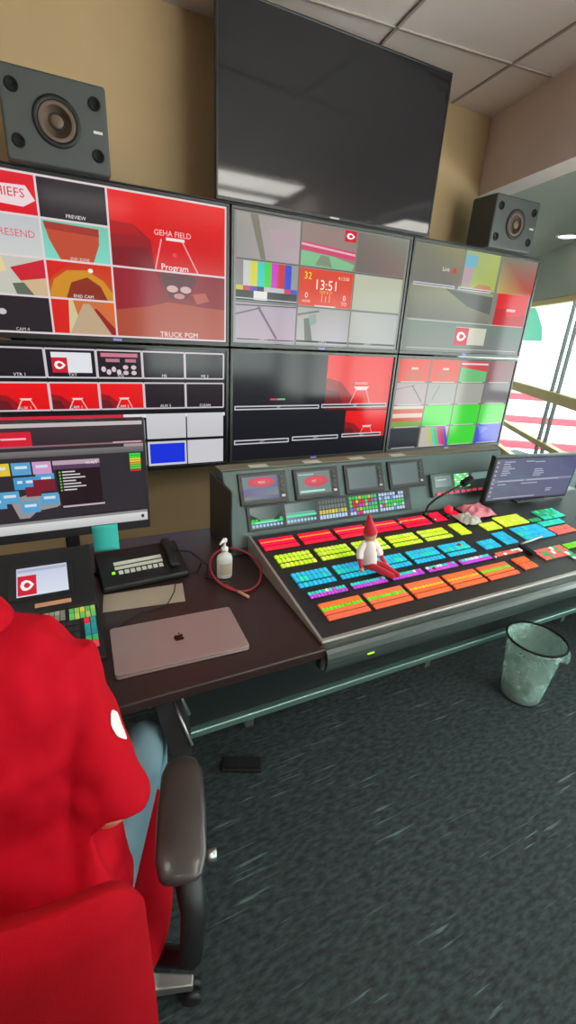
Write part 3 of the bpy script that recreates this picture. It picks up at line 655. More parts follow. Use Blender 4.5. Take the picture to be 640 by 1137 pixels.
one = lambda c, n, alt=None, base=None: [(0, .46, c, n, alt, base or KEYC[c]), (.54, 1, c, n, alt, base or KEYC[c])]
three = lambda c, n, alt=None: [(0, .3, c, n, alt, KEYC[c]), (.35, .65, c, n, alt, KEYC[c]), (.7, 1, c, n, alt, KEYC[c])]
for a in ((1.665, 1.745, 1.585, 1.665, one('red', 4)), (1.80, 1.86, 1.61, 1.655, one('red', 4, ['cor'])),
          (1.70, 1.772, 1.44, 1.538, three('yel', 4)), (1.875, 1.985, 1.435, 1.50, one('yel', 6, ['lim'])), (2.01, 2.20, 1.44, 1.532, three('yel', 9, ['lim'])),
          (1.72, 1.825, 1.30, 1.366, one('blu', 5)), (1.865, 1.95, 1.305, 1.405, three('blu', 4)), (2.01, 2.225, 1.30, 1.416, three('blu', 10, ['teal'])),
          (2.24, 2.40, 1.30, 1.365, one('cor', 6)), (2.24, 2.42, 1.385, 1.425, one('teal', 8)), (2.215, 2.295, 1.438, 1.466, one('dgr', 5)), (2.32, 2.5, 1.44, 1.53, three('teal', 8, ['dgr'])),
          (1.525, 1.69, 1.234, 1.266, MAG), (1.73, 1.90, 1.238, 1.262, one('cor', 8, ['whi'])),
          (1.77, 1.86, 1.12, 1.20, one('ora', 5)), (1.945, 2.145, 1.145, 1.222, three('cor', 9, ['whi', 'dgr'])), (2.16, 2.27, 1.185, 1.22, one('gre', 6)), (2.10, 2.3, 1.11, 1.14, one('dgr', 9, ['cor', 'whi'])),
          (2.32, 2.5, 1.14, 1.22, three('cor', 9, ['dgr'])), (2.55, 2.72, 1.30, 1.41, three('blu', 9, ['teal'])), (2.55, 2.72, 1.14, 1.22, three('ora', 9))): bank(*a)
# shiny cross-point knobs and joystick
for x, y, c in ((1.61, 1.365, 'redfelt'), (1.455, 1.62, 'steel'), (1.665, 1.60, 'steel'), (1.35, 1.245, 'redfelt'), (1.705, 1.235, 'steel')):
    b = MB(); p = deck(x, y); T = Matrix.Translation(p); b.lathe([(.009, .001), (.009, .012), (.006, .016), (.002, .017)], T=T, seg=16); b.build('control_knob', c, con, world=True)
b = MB(); p = deck(1.775, 1.62); b.lathe([(.022, .002), (.022, .008), (.012, .012), (.010, .03)], T=Matrix.Translation(p), seg=20); b.build('joystick_base', 'rubber', con, world=True)
b = MB(); b.ball(tuple(p+Vector((0, 0, .042))), .022, col=lin((232, 30, 60))); b.build('joystick_knob', 'keys', con, world=True)
# fader bar in a slot
b = MB(); b.prism([deck(1.78, 1.31, .001), deck(1.83, 1.31, .001), deck(1.83, 1.42, .001), deck(1.78, 1.42, .001)], DN*.003) if False else None
b.prism([deck(1.90, 1.19, .002), deck(1.93, 1.19, .002), deck(1.93, 1.27, .002), deck(1.90, 1.27, .002)], DN*.02); b.build('fader_block', 'hole', con, .003, world=True)
b = MB(); b.tube([deck(1.90, 1.255, .034), deck(2.07, 1.275, .034)], .007); b.build('fader_bar', 'steel', con, world=True)

# hutch
def hp(x, z, o=0): return Vector((x, 1.72+(z-.82)*.464-.907*o, z+.421*o))
HN = Vector((0, -.907, .421))
b = MB(); HX0, HX1 = .60, 2.36
prof = [(1.705, .752), (1.705, .79), (1.72, .82), (1.8515, 1.103), (1.93, 1.103), (2.0, .752)]
b.prism([(HX0, y, z) for y, z in prof], (HX1-HX0, 0, 0)); b.build('hutch_body', 'hutch', con, .006, world=True)
b = MB(); b.box(HX0-.004, HX1+.004, 1.853, 1.935, 1.1035, 1.1085); b.build('hutch_top', 'ledge', con, .002, world=True)
b = MB(); b.box(HX0-.012, HX0-.0005, 1.70, 2.0, .752, 1.06); b.build('hutch_end_panel', 'deck', con, .003, world=True)
for x in (.74, 1.022, 1.285, 1.55):
    b = MB(); b.box(x, x+.09, 1.858, 1.90, 1.1086, 1.1096); b.build('name_label', 'label', con, world=True)
def hquad(mb, x0, x1, z0, z1, o0, o1, col=None, mi=0):
    mb.prism([hp(x0, z0, o0), hp(x1, z0, o0), hp(x1, z1, o0), hp(x0, z1, o0)], HN*(o1-o0), col, mi)
def preview(x0, x1, paint, label):
    z0, z1 = .953, 1.086
    b = MB(); hquad(b, x0, x1, z0, z1, .0005, .012); pv = b.build('preview_monitor', 'bezel', con, .003, world=True); pv['label'] = label
    sx0 = x0+.018; sx1 = x1-.05
    b = MB(); hquad(b, sx0-.006, sx1+.006, z0+.014, z1-.010, .0121, .0135); b.build('screen_surround', 'greybezel', pv, .001, world=True)
    s = Screen(hp(sx0, z1-.016, .0137), (sx1-sx0, 0, 0), hp(sx0, z0+.022)-hp(sx0, z1-.016), HN); paint(s); s.build(pv)
    for k in range(5):
        zz = z1-.02-k*.02
        b = MB(); hquad(b, x1-.036, x1-.018, zz-.010, zz, .0121, .016); b.build('side_button', 'steel' if k == 4 else 'greybezel', pv, .001, world=True)
def pv1(s): s.rect(0, 0, 1, 1, [(120, 132, 134), (106, 112, 160), (100, 104, 150), (128, 138, 136)]); s.rect(.0, .52, 1, .86, [(104, 104, 158), (112, 128, 140), (128, 138, 136), (120, 100, 130)]); s.ell(.54, .26, .40, .22, (204, 78, 92)); s.ell(.54, .26, .26, .12, (216, 82, 92)); s.text('PGM', .54, .28, .016, (236, 220, 220))
def pv2(s): s.rect(0, 0, 1, 1, [(118, 140, 138), (112, 134, 132), (112, 134, 132), (124, 140, 138)]); s.ell(.56, .44, .38, .26, (204, 78, 92)); s.ell(.56, .42, .26, .15, (216, 80, 88)); s.text('PST', .5, .45, .016, (236, 220, 220)); s.rect(.03, .84, .8, .93, (178, 232, 214)); s.rect(.03, .1, .5, .14, (176, 220, 208))
def pv3(s): s.rect(0, 0, 1, 1, [(116, 130, 130), (104, 120, 120), (100, 114, 114), (120, 132, 132)])
preview(.667, .905, pv1, 'small preview screen with red oval, leftmost in the hutch')
preview(.943, 1.187, pv2, 'small preview screen with red oval and pale caption line')
preview(1.225, 1.462, pv3, 'small blank grey preview screen, third in the hutch')
preview(1.495, 1.735, pv3, 'small blank grey preview screen, fourth in the hutch')
# illuminated key strip under the previews
b = MB(); hquad(b, .688, 1.622, .846, .950, .0005, .008); st = b.build('source_strip', 'bezel', con, .002, world=True)
def lcd(x0, x1, fill):
    s = Screen(hp(x0, .942, .0084), (x1-x0, 0, 0), hp(x0, .855)-hp(x0, .942), HN); fill(s); s.build(st, name='strip_display')
def grn(s):
    s.rect(0, 0, 1, 1, [(130, 146, 140), (44, 66, 62), (40, 60, 58), (110, 128, 124)]); s.rect(0, .62, 1, .76, (60, 214, 130)); s.rect(.12, .7, .8, .76, (150, 240, 210))
    s.poly([(0, .3), (.2, .5), (.3, .66), (0, .66)], (34, 50, 46)); s.poly([(1, .28), (.8, .5), (.7, .66), (1, .66)], (34, 50, 46))
    for q in range(9): s.ell(.06+q*.11, .88, .042, .075, (166, 204, 250), 8)
    for q in (0, 1, 8): s.ell(.06+q*.11, .62, .05, .08, (50, 210, 60), 8)
def grn2(s):
    s.rect(0, 0, 1, 1, [(134, 152, 148), (50, 74, 72), (50, 74, 72), (120, 140, 136)]); s.rect(.02, .56, 1, .68, (90, 232, 176)); s.rect(.04, .46, .96, .52, (110, 190, 170))
    for q in range(9): s.ell(.06+q*.11, .86, .042, .075, (170, 208, 248), 8)
def cells(rows):
    def f(s):
        s.rect(0, 0, 1, 1, (40, 50, 60)); n = len(rows)
        for j, r in enumerate(rows):
            for i, c in enumerate(r):
                s.rect((i+.1)/len(r), (j+.1)/n, (i+.9)/len(r), (j+.9)/n, c); s.k -= 1
    return f
g_, r_, y_, m_, w_, b_, k_ = (70, 214, 90), (216, 40, 60), (214, 196, 70), (200, 60, 190), (190, 210, 240), (90, 140, 220), (60, 76, 76)
lcd(.703, .862, grn); lcd(.878, 1.04, grn2)
lcd(1.056, 1.215, cells([[(96, 108, 104)]*9, [(110, 120, 112)]*9, [y_, y_, y_, y_, (230, 206, 90), y_, (150, 170, 120), y_, y_], [w_]*9]))
lcd(1.231, 1.402, cells([[g_, (60, 190, 60), g_, y_, g_, g_, y_, g_, g_], [g_, r_, y_, r_, r_, g_, r_, m_, b_], [g_, r_, r_, m_, m_, y_, b_, g_, g_], [b_, m_, g_, y_, g_, g_, g_, g_, g_], [w_, w_, m_, r_, w_, w_, w_, w_, w_]]))
lcd(1.413, 1.575, cells([[w_, w_, w_, (160, 180, 200), w_, w_, k_, w_, w_], [w_, b_, w_, w_, b_, w_, w_, w_, (180, 200, 210)], [g_, g_, w_, g_, g_, g_, g_, g_, g_], [w_, r_, g_, g_, g_, w_, g_, g_, w_], [w_, w_, w_, w_, w_, b_, w_, w_, w_]]))

# intercom panel with green keys and gooseneck microphone, set into the hutch
t = thing('intercom_panel', 'grey intercom panel with green lit keypad and red buttons on the console hutch', 'intercom panel', hp(1.99, .89))
b = MB(); hquad(b, 1.765, 2.225, .888, 1.003, .0005, .022); b.build('housing', 'hutch', t, .004, world=True)
s = Screen(hp(1.79, .990, .0222), (.12, 0, 0), hp(1.79, .935)-hp(1.79, .990), HN); s.rect(0, 0, 1, 1, [(140, 158, 156), (120, 140, 138), (110, 130, 128), (150, 164, 160)]); s.rect(.1, .3, .7, .4, (190, 206, 200)); s.build(t)
b = MB()
for i in range(6):
    for j in range(6): hquad(b, 1.932+i*.019, 1.946+i*.019, .924+j*.0118, .933+j*.0118, .0222, .027, lin((90, 220, 110) if (i+j) % 3 else (220, 236, 226)))
b.build('keypad', 'keys', t, world=True)
for i in range(9):
    b = MB(); hquad(b, 1.79+i*.045, 1.818+i*.045, .896, .908, .0222, .028, lin((206, 70, 92))); b.build('talk_button', 'keys', t, world=True)
b = MB(); s = Screen(hp(2.07, .990, .0222), (.13, 0, 0), hp(2.07, .955)-hp(2.07, .990), HN); s.rect(0, 0, 1, 1, (120, 146, 142)); s.build(t, name='volume_display')
t = thing('gooseneck_microphone', 'black gooseneck microphone with foam ball bending over the green keypad', 'microphone', hp(1.66, .89))
b = MB(); b.lathe([(.018, 0), (.018, .012), (.008, .02)], T=Matrix.Translation((1.655, 1.66, .836)), seg=16); b.build('base', 'blackpl', t, world=True)
b = MB(); b.tube([(1.655, 1.66, .85), (1.64, 1.635, .90), (1.66, 1.61, .945), (1.74, 1.60, .985), (1.83, 1.60, 1.02)], .0055, 10); b.build('gooseneck', 'rubber', t, world=True)
b = MB(); b.tube([(1.82, 1.60, 1.016), (1.865, 1.60, 1.036)], .019, 16, rounded=True); b.build('foam_head', 'hole', t, world=True)

# monitor on the right of the console
t = thing('computer_monitor', 'computer monitor showing a blue grey list window, standing at the right end of the console', 'monitor', (2.42, 1.72, .85), group='desk computer monitors')
A0 = Vector((2.02, 1.60, 1.143)); ux = Vector((.70, -.02, -.02)); vy = Vector((.035, .045, -.285)); nn = ux.cross(vy).normalized()
if nn.y > 0: nn = -nn
def pbox(mb, o, ux, vy, n, d0, d1, col=None): mb.prism([o+n*d0, o+ux+n*d0, o+ux+vy+n*d0, o+vy+n*d0], n*(d1-d0), col)
b = MB(); pbox(b, A0, ux, vy, nn, -.03, .0); b.build('housing', 'bezel', t, .004, world=True)
ex, ey = ux*.022, vy*.05
s = Screen(A0+ex+ey+nn*.0004, ux-ex*2, vy-ey*2.2, nn)
s.rect(0, 0, 1, 1, [(104, 108, 132), (84, 88, 128), (92, 92, 124), (112, 112, 130)])
s.rect(.05, .0, .052, 1, (130, 130, 150)); s.rect(0, .50, 1, .56, (128, 130, 156))
for k in range(9): s.rect(.015, .06+k*.10, .035, .10+k*.10, (180, 184, 196))
for (u, v, w) in ((.09, .06, .12), (.09, .11, .07), (.09, .17, .09), (.09, .22, .14), (.09, .27, .08), (.09, .32, .10), (.09, .37, .07), (.34, .06, .10), (.45, .08, .12), (.47, .26, .10), (.47, .31, .12), (.47, .36, .13), (.47, .41, .1), (.08, .52, .3), (.42, .52, .4), (.08, .60, .1), (.36, .60, .2), (.7, .78, .08), (.7, .83, .07), (.08, .94, .5)):
    s.rect(u, v, u+w, v+.022, (176, 182, 200)); s.k -= 1
s.build(t)
mc = A0+ux*.5+vy
b = MB(); b.box(mc.x-.03, mc.x+.03, 1.66, 1.69, .85, 1.02); b.box(mc.x-.12, mc.x+.12, 1.60, 1.698, .849, .860); b.build('stand', 'blackpl', t, .003, world=True)
b = MB(); b.box(2.0, 3.0, 1.70, 1.99, .752, .848); b.build('plinth', 'hutch', con, .004, world=True) if False else None

# crumpled cloth beside the microphone
def cloth(name, label, cat, m, x0, x1, y0, y1, seed, h=.03):
    b = MB(); n = 18; vs = []
    for j in range(n+1):
        for i in range(n+1):
            u, v = i/n, j/n; x = x0+(x1-x0)*u+.015*noise.noise(Vector((u*4, v*4, seed+5))); y = y0+(y1-y0)*v+.02*noise.noise(Vector((u*3, v*5, seed+9)))
            e = min(u, 1-u, v, 1-v)*5; e = min(1, e)
            vs.append(deck(x, y, .012+h*e*(.5+.5*noise.noise(Vector((u*6, v*6, seed))))))
    b.add(vs, [(j*(n+1)+i, j*(n+1)+i+1, (j+1)*(n+1)+i+1, (j+1)*(n+1)+i) for j in range(n) for i in range(n)], smooth=True)
    o = b.build(name, m); s_ = o.modifiers.new('solid', 'SOLIDIFY'); s_.thickness = .003; s_.offset = 1
    return tag(o, label, cat)
cloth('cloth', 'crumpled pink cloth lying on the console in front of the right monitor', 'cloth', 'pink', 1.88, 2.06, 1.545, 1.665, 3, .05)
cloth('cloth', 'crumpled grey cloth lying on the console between microphone and pink cloth', 'cloth', 'greycloth', 1.79, 1.90, 1.50, 1.60, 8, .035)

# ================================================================== SMALL DOLL (plain stand-in)
t = thing('cloth_doll', 'small seated doll in pointed red hat and white shirt on the console keys', 'doll', tuple(deck(1.068, 1.34, .011)))
bx = Vector((1.068, 1.345, .803))
def D(x, y, z): return bx+Vector((x, y, z))
b = MB(); b.tube([D(0, 0, .022), D(0, .0, .06), D(0, .004, .10), D(0, .006, .118)], [(.050, .034), (.045, .029), (.035, .024), (.013, .013)], 16, rounded=True); b.build('shirt', 'white', t, world=True)
for sx in (-1, 1):
    b = MB(); b.tube([D(sx*.026, .004, .105), D(sx*.044, 0, .078), D(sx*.050, -.012, .058)], [.013, .015, .015], 12, rounded=True); b.build('shirt_sleeve', 'white', t, world=True)
    b = MB(); b.tube([D(sx*.050, -.010, .060), D(sx*.056, -.028, .036), D(sx*.060, -.045, .024)], [.010, .009, .008], 10, rounded=True); b.build('arm', 'redfelt', t, world=True)
    b = MB(); b.ball(tuple(D(sx*.062, -.052, .021)), .009); b.build('hand', 'wood', t, world=True)
    b = MB(); b.tube([D(sx*.016, -.01, .017), D(sx*.022+.02, -.06, .024), D(sx*.012+.05, -.125, .012)], [.018, .015, .011], 12, rounded=True); b.build('leg', 'redfelt', t, world=True)
b = MB(); b.ball(tuple(D(0, .004, .142)), (.027, .026, .027)); b.build('head', 'wood', t, world=True)
b = MB(); b.lathe([(.029, .0), (.0275, .012), (.022, .03), (.014, .055), (.006, .08), (.001, .092)], T=Matrix.Translation(D(0, .006, .150)) @ Matrix.Rotation(R(-12), 4, 'Y'), seg=24); b.build('pointed_hat', 'redfelt', t, world=True)
b = MB(); c0 = D(.006, -.0285, .078)
b.prism([c0+Vector(p) for p in ((-.014, 0, -.004), (-.006, 0, .014), (.010, 0, .016), (.014, 0, .002), (.006, 0, -.016), (-.008, 0, -.014))], (0, -.002, 0)); b.build('shirt_emblem', 'pink', t, world=True)

# ================================================================== LEFT DESK ITEMS
# workstation monitor
t = thing('computer_monitor', 'black framed computer monitor with a tiled graphics window, left on the desk', 'monitor', (-.02, 1.80, .75), group='desk computer monitors')
O = Vector((-.285, 1.752, 1.367)); ux = Vector((.552, 0, 0)); vy = Vector((0, .0, -.443)); nn = Vector((0, -1, 0))
b = MB(); pbox(b, O, ux, vy, nn, -.03, 0); b.build('housing', 'bezel', t, .004, world=True)
s = Screen(O+Vector((.010, -.0004, -.008)), (.532, 0, 0), (0, 0, -.405), nn)
s.rect(0, 0, 1, 1, (44, 38, 44)); s.rect(0, 0, 1, .035, (196, 184, 186)); s.rect(0, .035, 1, .20, ((58, 46, 52), (44, 36, 42)))
s.rect(.0, .07, .31, .20, (214, 22, 48)); s.rect(.14, .12, .28, .135, (240, 190, 196)); s.rect(0, .19, 1, .205, (140, 100, 110)); s.rect(.8, .185, .99, .197, (206, 170, 176))
s.rect(0, .235, 1, .29, ((120, 118, 116), (92, 90, 92))); s.rect(.87, .21, 1, .235, (170, 150, 156))
s.rect(0, .875, 1, .90, (140, 140, 140)); s.rect(0, .90, 1, .985, ((214, 216, 214), (190, 192, 192))); s.rect(.55, .86, .95, .873, (20, 20, 24)); s.ell(.965, .94, .012, .02, (40, 40, 40), 8)
bl_, dr_ = (86, 160, 206), (120, 24, 44)
s.poly([(.13, .66), (.24, .62), (.44, .64), (.46, .72), (.40, .76), (.28, .78), (.23, .84), (.17, .84)], (150, 146, 148))
for u, v, c in ((.17, .33, bl_), (.17, .46, (60, 150, 200)), (.29, .33, (206, 150, 200)), (.05, .33, (226, 196, 50)), (.30, .44, bl_), (-.0, .62, bl_), (.08, .58, bl_), (.19, .68, bl_), (.31, .62, bl_), (.22, .46, (70, 150, 205))):
    s.rect(u, v, u+.11, v+.11, c); s.rect(u+.02, v+.03, u+.09, v+.055, (206, 224, 236))
s.rect(.28, .49, .41, .60, dr_); s.rect(.23, .55, .32, .64, dr_)
s.rect(.425, .33, .70, .78, (30, 8, 18)); s.rect(.41, .33, .70, .37, (186, 160, 176)); s.rect(.41, .37, .70, .41, (84, 60, 90)); s.text('WAIT', .65, .365, .016, (240, 236, 240)); s.rect(.44, .755, .71, .772, (190, 176, 186))
for k in range(7): s.rect(.44, .43+k*.028, .45, .445+k*.028, (96, 206, 70)); s.rect(.46, .43+k*.028, .46+.08+.03*((k*7) % 3), .441+k*.028, (216, 214, 216))
for k, c in enumerate(((60, 220, 60), (60, 220, 60), (220, 214, 60), (226, 200, 50), (226, 150, 50), (60, 220, 60), (90, 210, 60), (206, 40, 60))): s.rect(.90, .30+k*.022, .975, .318+k*.022, c)
s.build(t)
b = MB(); b.box(-.05, .0, 1.785, 1.81, .76, 1.1); b.box(-.16, .12, 1.74, 1.98, .7502, .762); b.build('stand', 'blackpl', t, .004, world=True)
# sticky note on its lower edge
b = MB(); n = 8; vs = []
for j in range(n+1):
    for i in range(3):
        q = j/n; vs.append(Vector((.046+i*.047, 1.7505-.012*q*q-.0, .957-.105*q)))
b.add(vs, [(j*3+i, (j+1)*3+i, (j+1)*3+i+1, j*3+i+1) for j in range(n) for i in range(2)], smooth=True)
o = b.build('sticky_note', 'note'); sm = o.modifiers.new('solid', 'SOLIDIFY'); sm.thickness = .0008; tag(o, 'teal sticky note hanging from the bottom edge of the left computer monitor', 'sticky note')

# laptop
t = thing('laptop', 'closed silver laptop lying on the dark desk in front of the desk phone', 'laptop', (.25, 1.21, .7503), R(-2.2))
def rrect(w, h, r, n=6):
    pts = []
    for cx, cy, a0 in ((w/2-r, h/2-r, 0), (-w/2+r, h/2-r, 90), (-w/2+r, -h/2+r, 180), (w/2-r, -h/2+r, 270)):
        for i in range(n+1): a = R(a0+90*i/n); pts.append((cx+r*math.cos(a), cy+r*math.sin(a)))
    return pts
lw, lh = .402, .232
b = MB(); b.prism([(x, y, .002) for x, y in rrect(lw, lh, .012)], (0, 0, .009)); b.build('base', 'laptop', t, .0015)
b = MB(); b.prism([(x, y, .0112) for x, y in rrect(lw-.004, lh-.004, .011)], (0, 0, .0014)); b.build('gasket', 'rubber', t)
b = MB(); b.prism([(x, y, .0128) for x, y in rrect(lw, lh, .012)], (0, 0, .005)); b.build('lid', 'laptop', t, .0018, bseg=3)
b = MB()
ap = [(0, .34), (.2, .46), (.42, .42), (.5, .3), (.38, .12), (.40, -.08), (.54, -.22), (.42, -.46), (.24, -.6), (.08, -.54), (-.08, -.54), (-.26, -.6), (-.44, -.42), (-.54, -.1), (-.5, .22), (-.34, .42), (-.14, .42)]
b.prism([(x*.030, y*.030, .01785) for x, y in ap[::-1]][::-1], (0, 0, .0004))
b.prism([(x*.030, y*.030, .01785) for x, y in ((-.02, .48), (.04, .7), (.22, .82), (.2, .62), (.08, .5))], (0, 0, .0004)); b.build('lid_logo', 'laptopd', t)
for x in (-.17, .17):
    for y in (-.09, .09): b = MB(); b.lathe([(.008, 0), (.008, .002)], x, y, 12); b.build('rubber_foot', 'rubber', t)

# paper sheet under the keypad unit
b = MB(); b.prism([(.042, 1.462, .7504), (.325, 1.432, .7504), (.345, 1.56, .7504), (.055, 1.575, .7504)], (0, 0, .0016)); o = b.build('paper_sheet', 'paper'); tag(o, 'cream paper pad lying on the desk between laptop and black desk phone', 'paper')

# desk phone / keypad unit
t = thing('desk_phone', 'black desk keypad unit with pale label strips behind the paper pad', 'desk phone', (.21, 1.66, .75))
def wedge(mb, x0, x1, y0, y1, z0, zf, zb, T=None):
    p = [(x0, y0, z0), (x0, y0, zf), (x0, y1, zb), (x0, y1, z0)]
    mb.prism([T @ Vector(q) if T else q for q in p], (T.to_3x3() @ Vector((x1-x0, 0, 0))) if T else (x1-x0, 0, 0))
T = Matrix.Translation((.21, 1.66, 0)) @ Matrix.Rotation(R(4), 4, 'Z')
b = MB(); wedge(b, -.16, .17, -.07, .12, .752, .775, .835, T); b.build('housing', 'blackpl', t, .008, world=True, bseg=3)
def on(x, y, o=.001): return T @ Vector((x, y, .775+(y+.07)/.19*.06+o))
for k, (y0, y1) in enumerate(((.03, .046), (.008, .022))):
    b = MB(); b.prism([on(-.10, y0), on(.085, y0), on(.085, y1), on(-.10, y1)], (0, 0, .002)); b.build('label_strip', 'label', t, world=True)
for k in range(8):
    b = MB(); x = -.09+k*.022; b.prism([on(x, -.018), on(x+.016, -.018), on(x+.016, -.004), on(x, -.004)], (0, 0, .005)); b.build('line_key', 'label', t, world=True)
b = MB(); b.prism([on(-.115, -.012), on(-.103, -.012), on(-.103, -.003), on(-.115, -.003)], (0, 0, .004), lin((150, 240, 40))); b.build('status_light', 'keys', t, world=True)
b = MB(); b.tube([on(.12, .10, .018), on(.12, .03, .022), on(.12, -.04, .018)], [(.02, .012), (.014, .01), (.02, .012)], 14, rounded=True); b.build('handset', 'rubber', t, world=True)
b = MB(); b.tube([on(.15, .05, .005), (.42, 1.72, .80), (.47, 1.64, .765), (.44, 1.56, .757), (.50, 1.50, .757)], .004, 8); b.build('cord', 'blackcable', t, world=True)

# graphics control panel with small LCD
t = thing('control_panel', 'black sloped control panel with small white card LCD and coloured keys beside the person', 'control panel', (-.13, 1.55, .75))
b = MB(); wedge(b, -.36, .032, 1.47, 1.72, .752, .79, .90); b.build('upper_housing', 'blackpl', t, .006, world=True)
b = MB(); wedge(b, -.36, .032, 1.20, 1.468, .752, .768, .788); b.build('keyboard_housing', 'blackpl', t, .004, world=True)
def up(x, y, o=.001): return Vector((x, y, .79+(y-1.47)*.44+o))
UN = Vector((0, -.403, .915))
b = MB(); b.prism([up(-.235, 1.525), up(-.035, 1.525), up(-.035, 1.66), up(-.235, 1.66)], UN*.004); b.build('lcd_surround', 'bezel', t, .002, world=True)
s = Screen(up(-.212, 1.648, .0)+UN*.0056, (.158, 0, 0), up(-.212, 1.536, 0)-up(-.212, 1.648, 0), UN); s.rect(0, 0, 1, 1, ((196, 204, 226), (216, 224, 238))); s.rect(.02, .06, .98, .16, (170, 176, 196)); s.emblem(.2, .62, .18, .34); s.build(t, name='lcd')
b = MB(); b.prism([up(-.16, 1.49), up(-.05, 1.49), up(-.05, 1.505), up(-.16, 1.505)], UN*.001); b.build('name_strip', 'wood', t, world=True)
def lowk(x, y, o=.001): return Vector((x, y, .768+(y-1.20)*.0746+o))
def krow(x0, x1, y0, y1, n, cols, nm):
    b = MB(); p = (x1-x0)/n
    for i in range(n):
        b.prism([lowk(x0+i*p, y0), lowk(x0+i*p+p*.85, y0), lowk(x0+i*p+p*.85, y1), lowk(x0+i*p, y1)], (0, 0, .006), lin(cols[i % len(cols)]))
    b.build('key_row', nm, t, world=True)
krow(-.33, -.07, 1.436, 1.456, 16, ((176, 176, 160), (150, 150, 136)), 'print'); krow(-.33, -.07, 1.410, 1.430, 16, ((150, 148, 134),), 'print')
krow(-.06, .022, 1.432, 1.455, 5, ((80, 160, 80), (130, 170, 80), (196, 180, 70)), 'keys'); krow(-.06, .022, 1.402, 1.426, 5, ((90, 170, 90), (160, 176, 80)), 'keys')
for k, y in enumerate((1.37, 1.34, 1.31, 1.28, 1.25)): krow(-.30, -.03, y, y+.022, 14, ((58, 58, 60),), 'print'); krow(-.018, .02, y, y+.022, 2, (((200, 40, 60), (40, 130, 126)), ((40, 130, 126),), ((44, 120, 130),), ((60, 150, 90),), ((200, 60, 70),))[k], 'keys')

# hand sanitiser
t = thing('hand_sanitiser', 'clear pump bottle of hand sanitiser standing beside the red cable', 'bottle', (.515, 1.55, .7504))
b = MB(); prof = [(.018, 0), (.029, .002), (.031, .01), (.031, .085), (.027, .102), (.014, .112), (.012, .12)]
b.rings([[Vector((r*1.05*math.cos(2*math.pi*j/28), r*.75*math.sin(2*math.pi*j/28), z)) for j in range(28)] for r, z in prof]); b.build('bottle', 'clear', t)
b = MB(); prof = [(.016, .002), (.027, .004), (.029, .012), (.029, .06)]
b.rings([[Vector((r*1.05*math.cos(2*math.pi*j/28), r*.75*math.sin(2*math.pi*j/28), z)) for j in range(28)] for r, z in prof]); b.build('gel', 'gel', t)
b = MB()
for i in range(9):
    pass
b.rings([[Vector((.0325*1.05*math.cos(a), .0325*.75*math.sin(a), z)) for a in [R(-140+10*k) for k in range(11)]]+[Vector((.0318*1.05*math.cos(a), .0318*.75*math.sin(a), z)) for a in [R(-40-10*k) for k in range(11)]] for z in (.022, .072)], smooth=False); b.build('front_label', 'paper', t)
b = MB(); b.lathe([(.014, .12), (.014, .135), (.008, .137), (.005, .138), (.005, .158), (.010, .160), (.010, .172), (.004, .175)], seg=20); b.tube([(0, 0, .167), (-.012, -.010, .168), (-.026, -.02, .160)], [.006, .005, .004], 10); b.build('pump', 'white', t)

# red cable loop
b = MB(); pts = []
for i in range(40):
    a = R(200-i*9.5); pts.append(Vector((.557+.100*math.cos(a), 1.535+.125*math.sin(a), .757+.065*(1+math.sin(a))*.5)))
tail = [Vector((.475, 1.52, .756)), Vector((.50, 1.46, .756))]
b.tube(pts+[Vector((.45, 1.56, .775)), Vector((.49, 1.48, .759)), Vector((.525, 1.42, .757))], .0042, 8)
rc = thing('red_cable', 'thin red cable coiled around the sanitiser bottle on the desk', 'cable', (.585, 1.56, .75))
b.build('cable', 'redcable', rc, world=True)
b = MB(); b.tube([(.525, 1.42, .757), (.55, 1.365, .757)], [.006, .0065], 10); b.build('plug', 'wood', rc, world=True)
b = MB(); b.tube([(.18, 1.335, .7555), (.10, 1.30, .7555), (.075, 1.345, .7555), (.14, 1.405, .7555), (.26, 1.43, .7555), (.30, 1.50, .7575), (.33, 1.60, .7575), (.42, 1.62, .7545), (.46, 1.70, .7545)], .0022, 6)
tag(b.build('thin_cable', 'blackcable'), 'thin black cable trailing behind the laptop across the paper pad', 'cable')

# ================================================================== BIN
t = thing('waste_bin', 'small dark rimmed waste bin with translucent crinkled liner on the carpet', 'waste bin', (1.985, 1.10, 0))
def bring(r, z, seg=56, amp=0, sd=0, tilt=0):
    return [Vector(((r+amp*noise.noise(Vector((3*math.cos(2*math.pi*j/seg), 3*math.sin(2*math.pi*j/seg), z*14+sd))))*math.cos(2*math.pi*j/seg), (r+amp*noise.noise(Vector((3*math.cos(2*math.pi*j/seg), 3*math.sin(2*math.pi*j/seg), z*14+sd))))*math.sin(2*math.pi*j/seg), z)) for j in range(seg)]
b = MB(); b.rings([bring(.096, .0), bring(.096, .010), bring(.092, .010), bring(.092, .004)], caps=True); b.build('base', 'rubber', t)
b = MB(); b.rings([bring(.095+(.037*k/16), .011+k*.0208) for k in range(17)], caps=False); bo = b.build('bin_wall', 'film', t); s_ = bo.modifiers.new('solid', 'SOLIDIFY'); s_.thickness = .0015
b = MB(); b.tube([(.1385*math.cos(a), .1385*math.sin(a), .353) for a in [2*math.pi*i/56 for i in range(56)]], .0052, 8, closed=True); b.build('rim', 'hole', t)
def lobe(q, sd=0):      # q 0..1 from the rim down the outside; the liner hangs out mostly on one side
    pts = []
    for j in range(56):
        a = 2*math.pi*j/56; k_ = max(0, math.cos(a-R(-38)))**3
        r = .1405+.004*q+.020*k_*math.sin(q*3.0)+.004*noise.noise(Vector((4*math.cos(a), 4*math.sin(a), q*3)))
        pts.append(Vector((r*math.cos(a), r*math.sin(a), .345-q*(.006+.095*k_))))
    return pts
b = MB(); rs = [lobe(1-.125*k) for k in range(9)]+[bring(.137, .350), bring(.129, .349)]
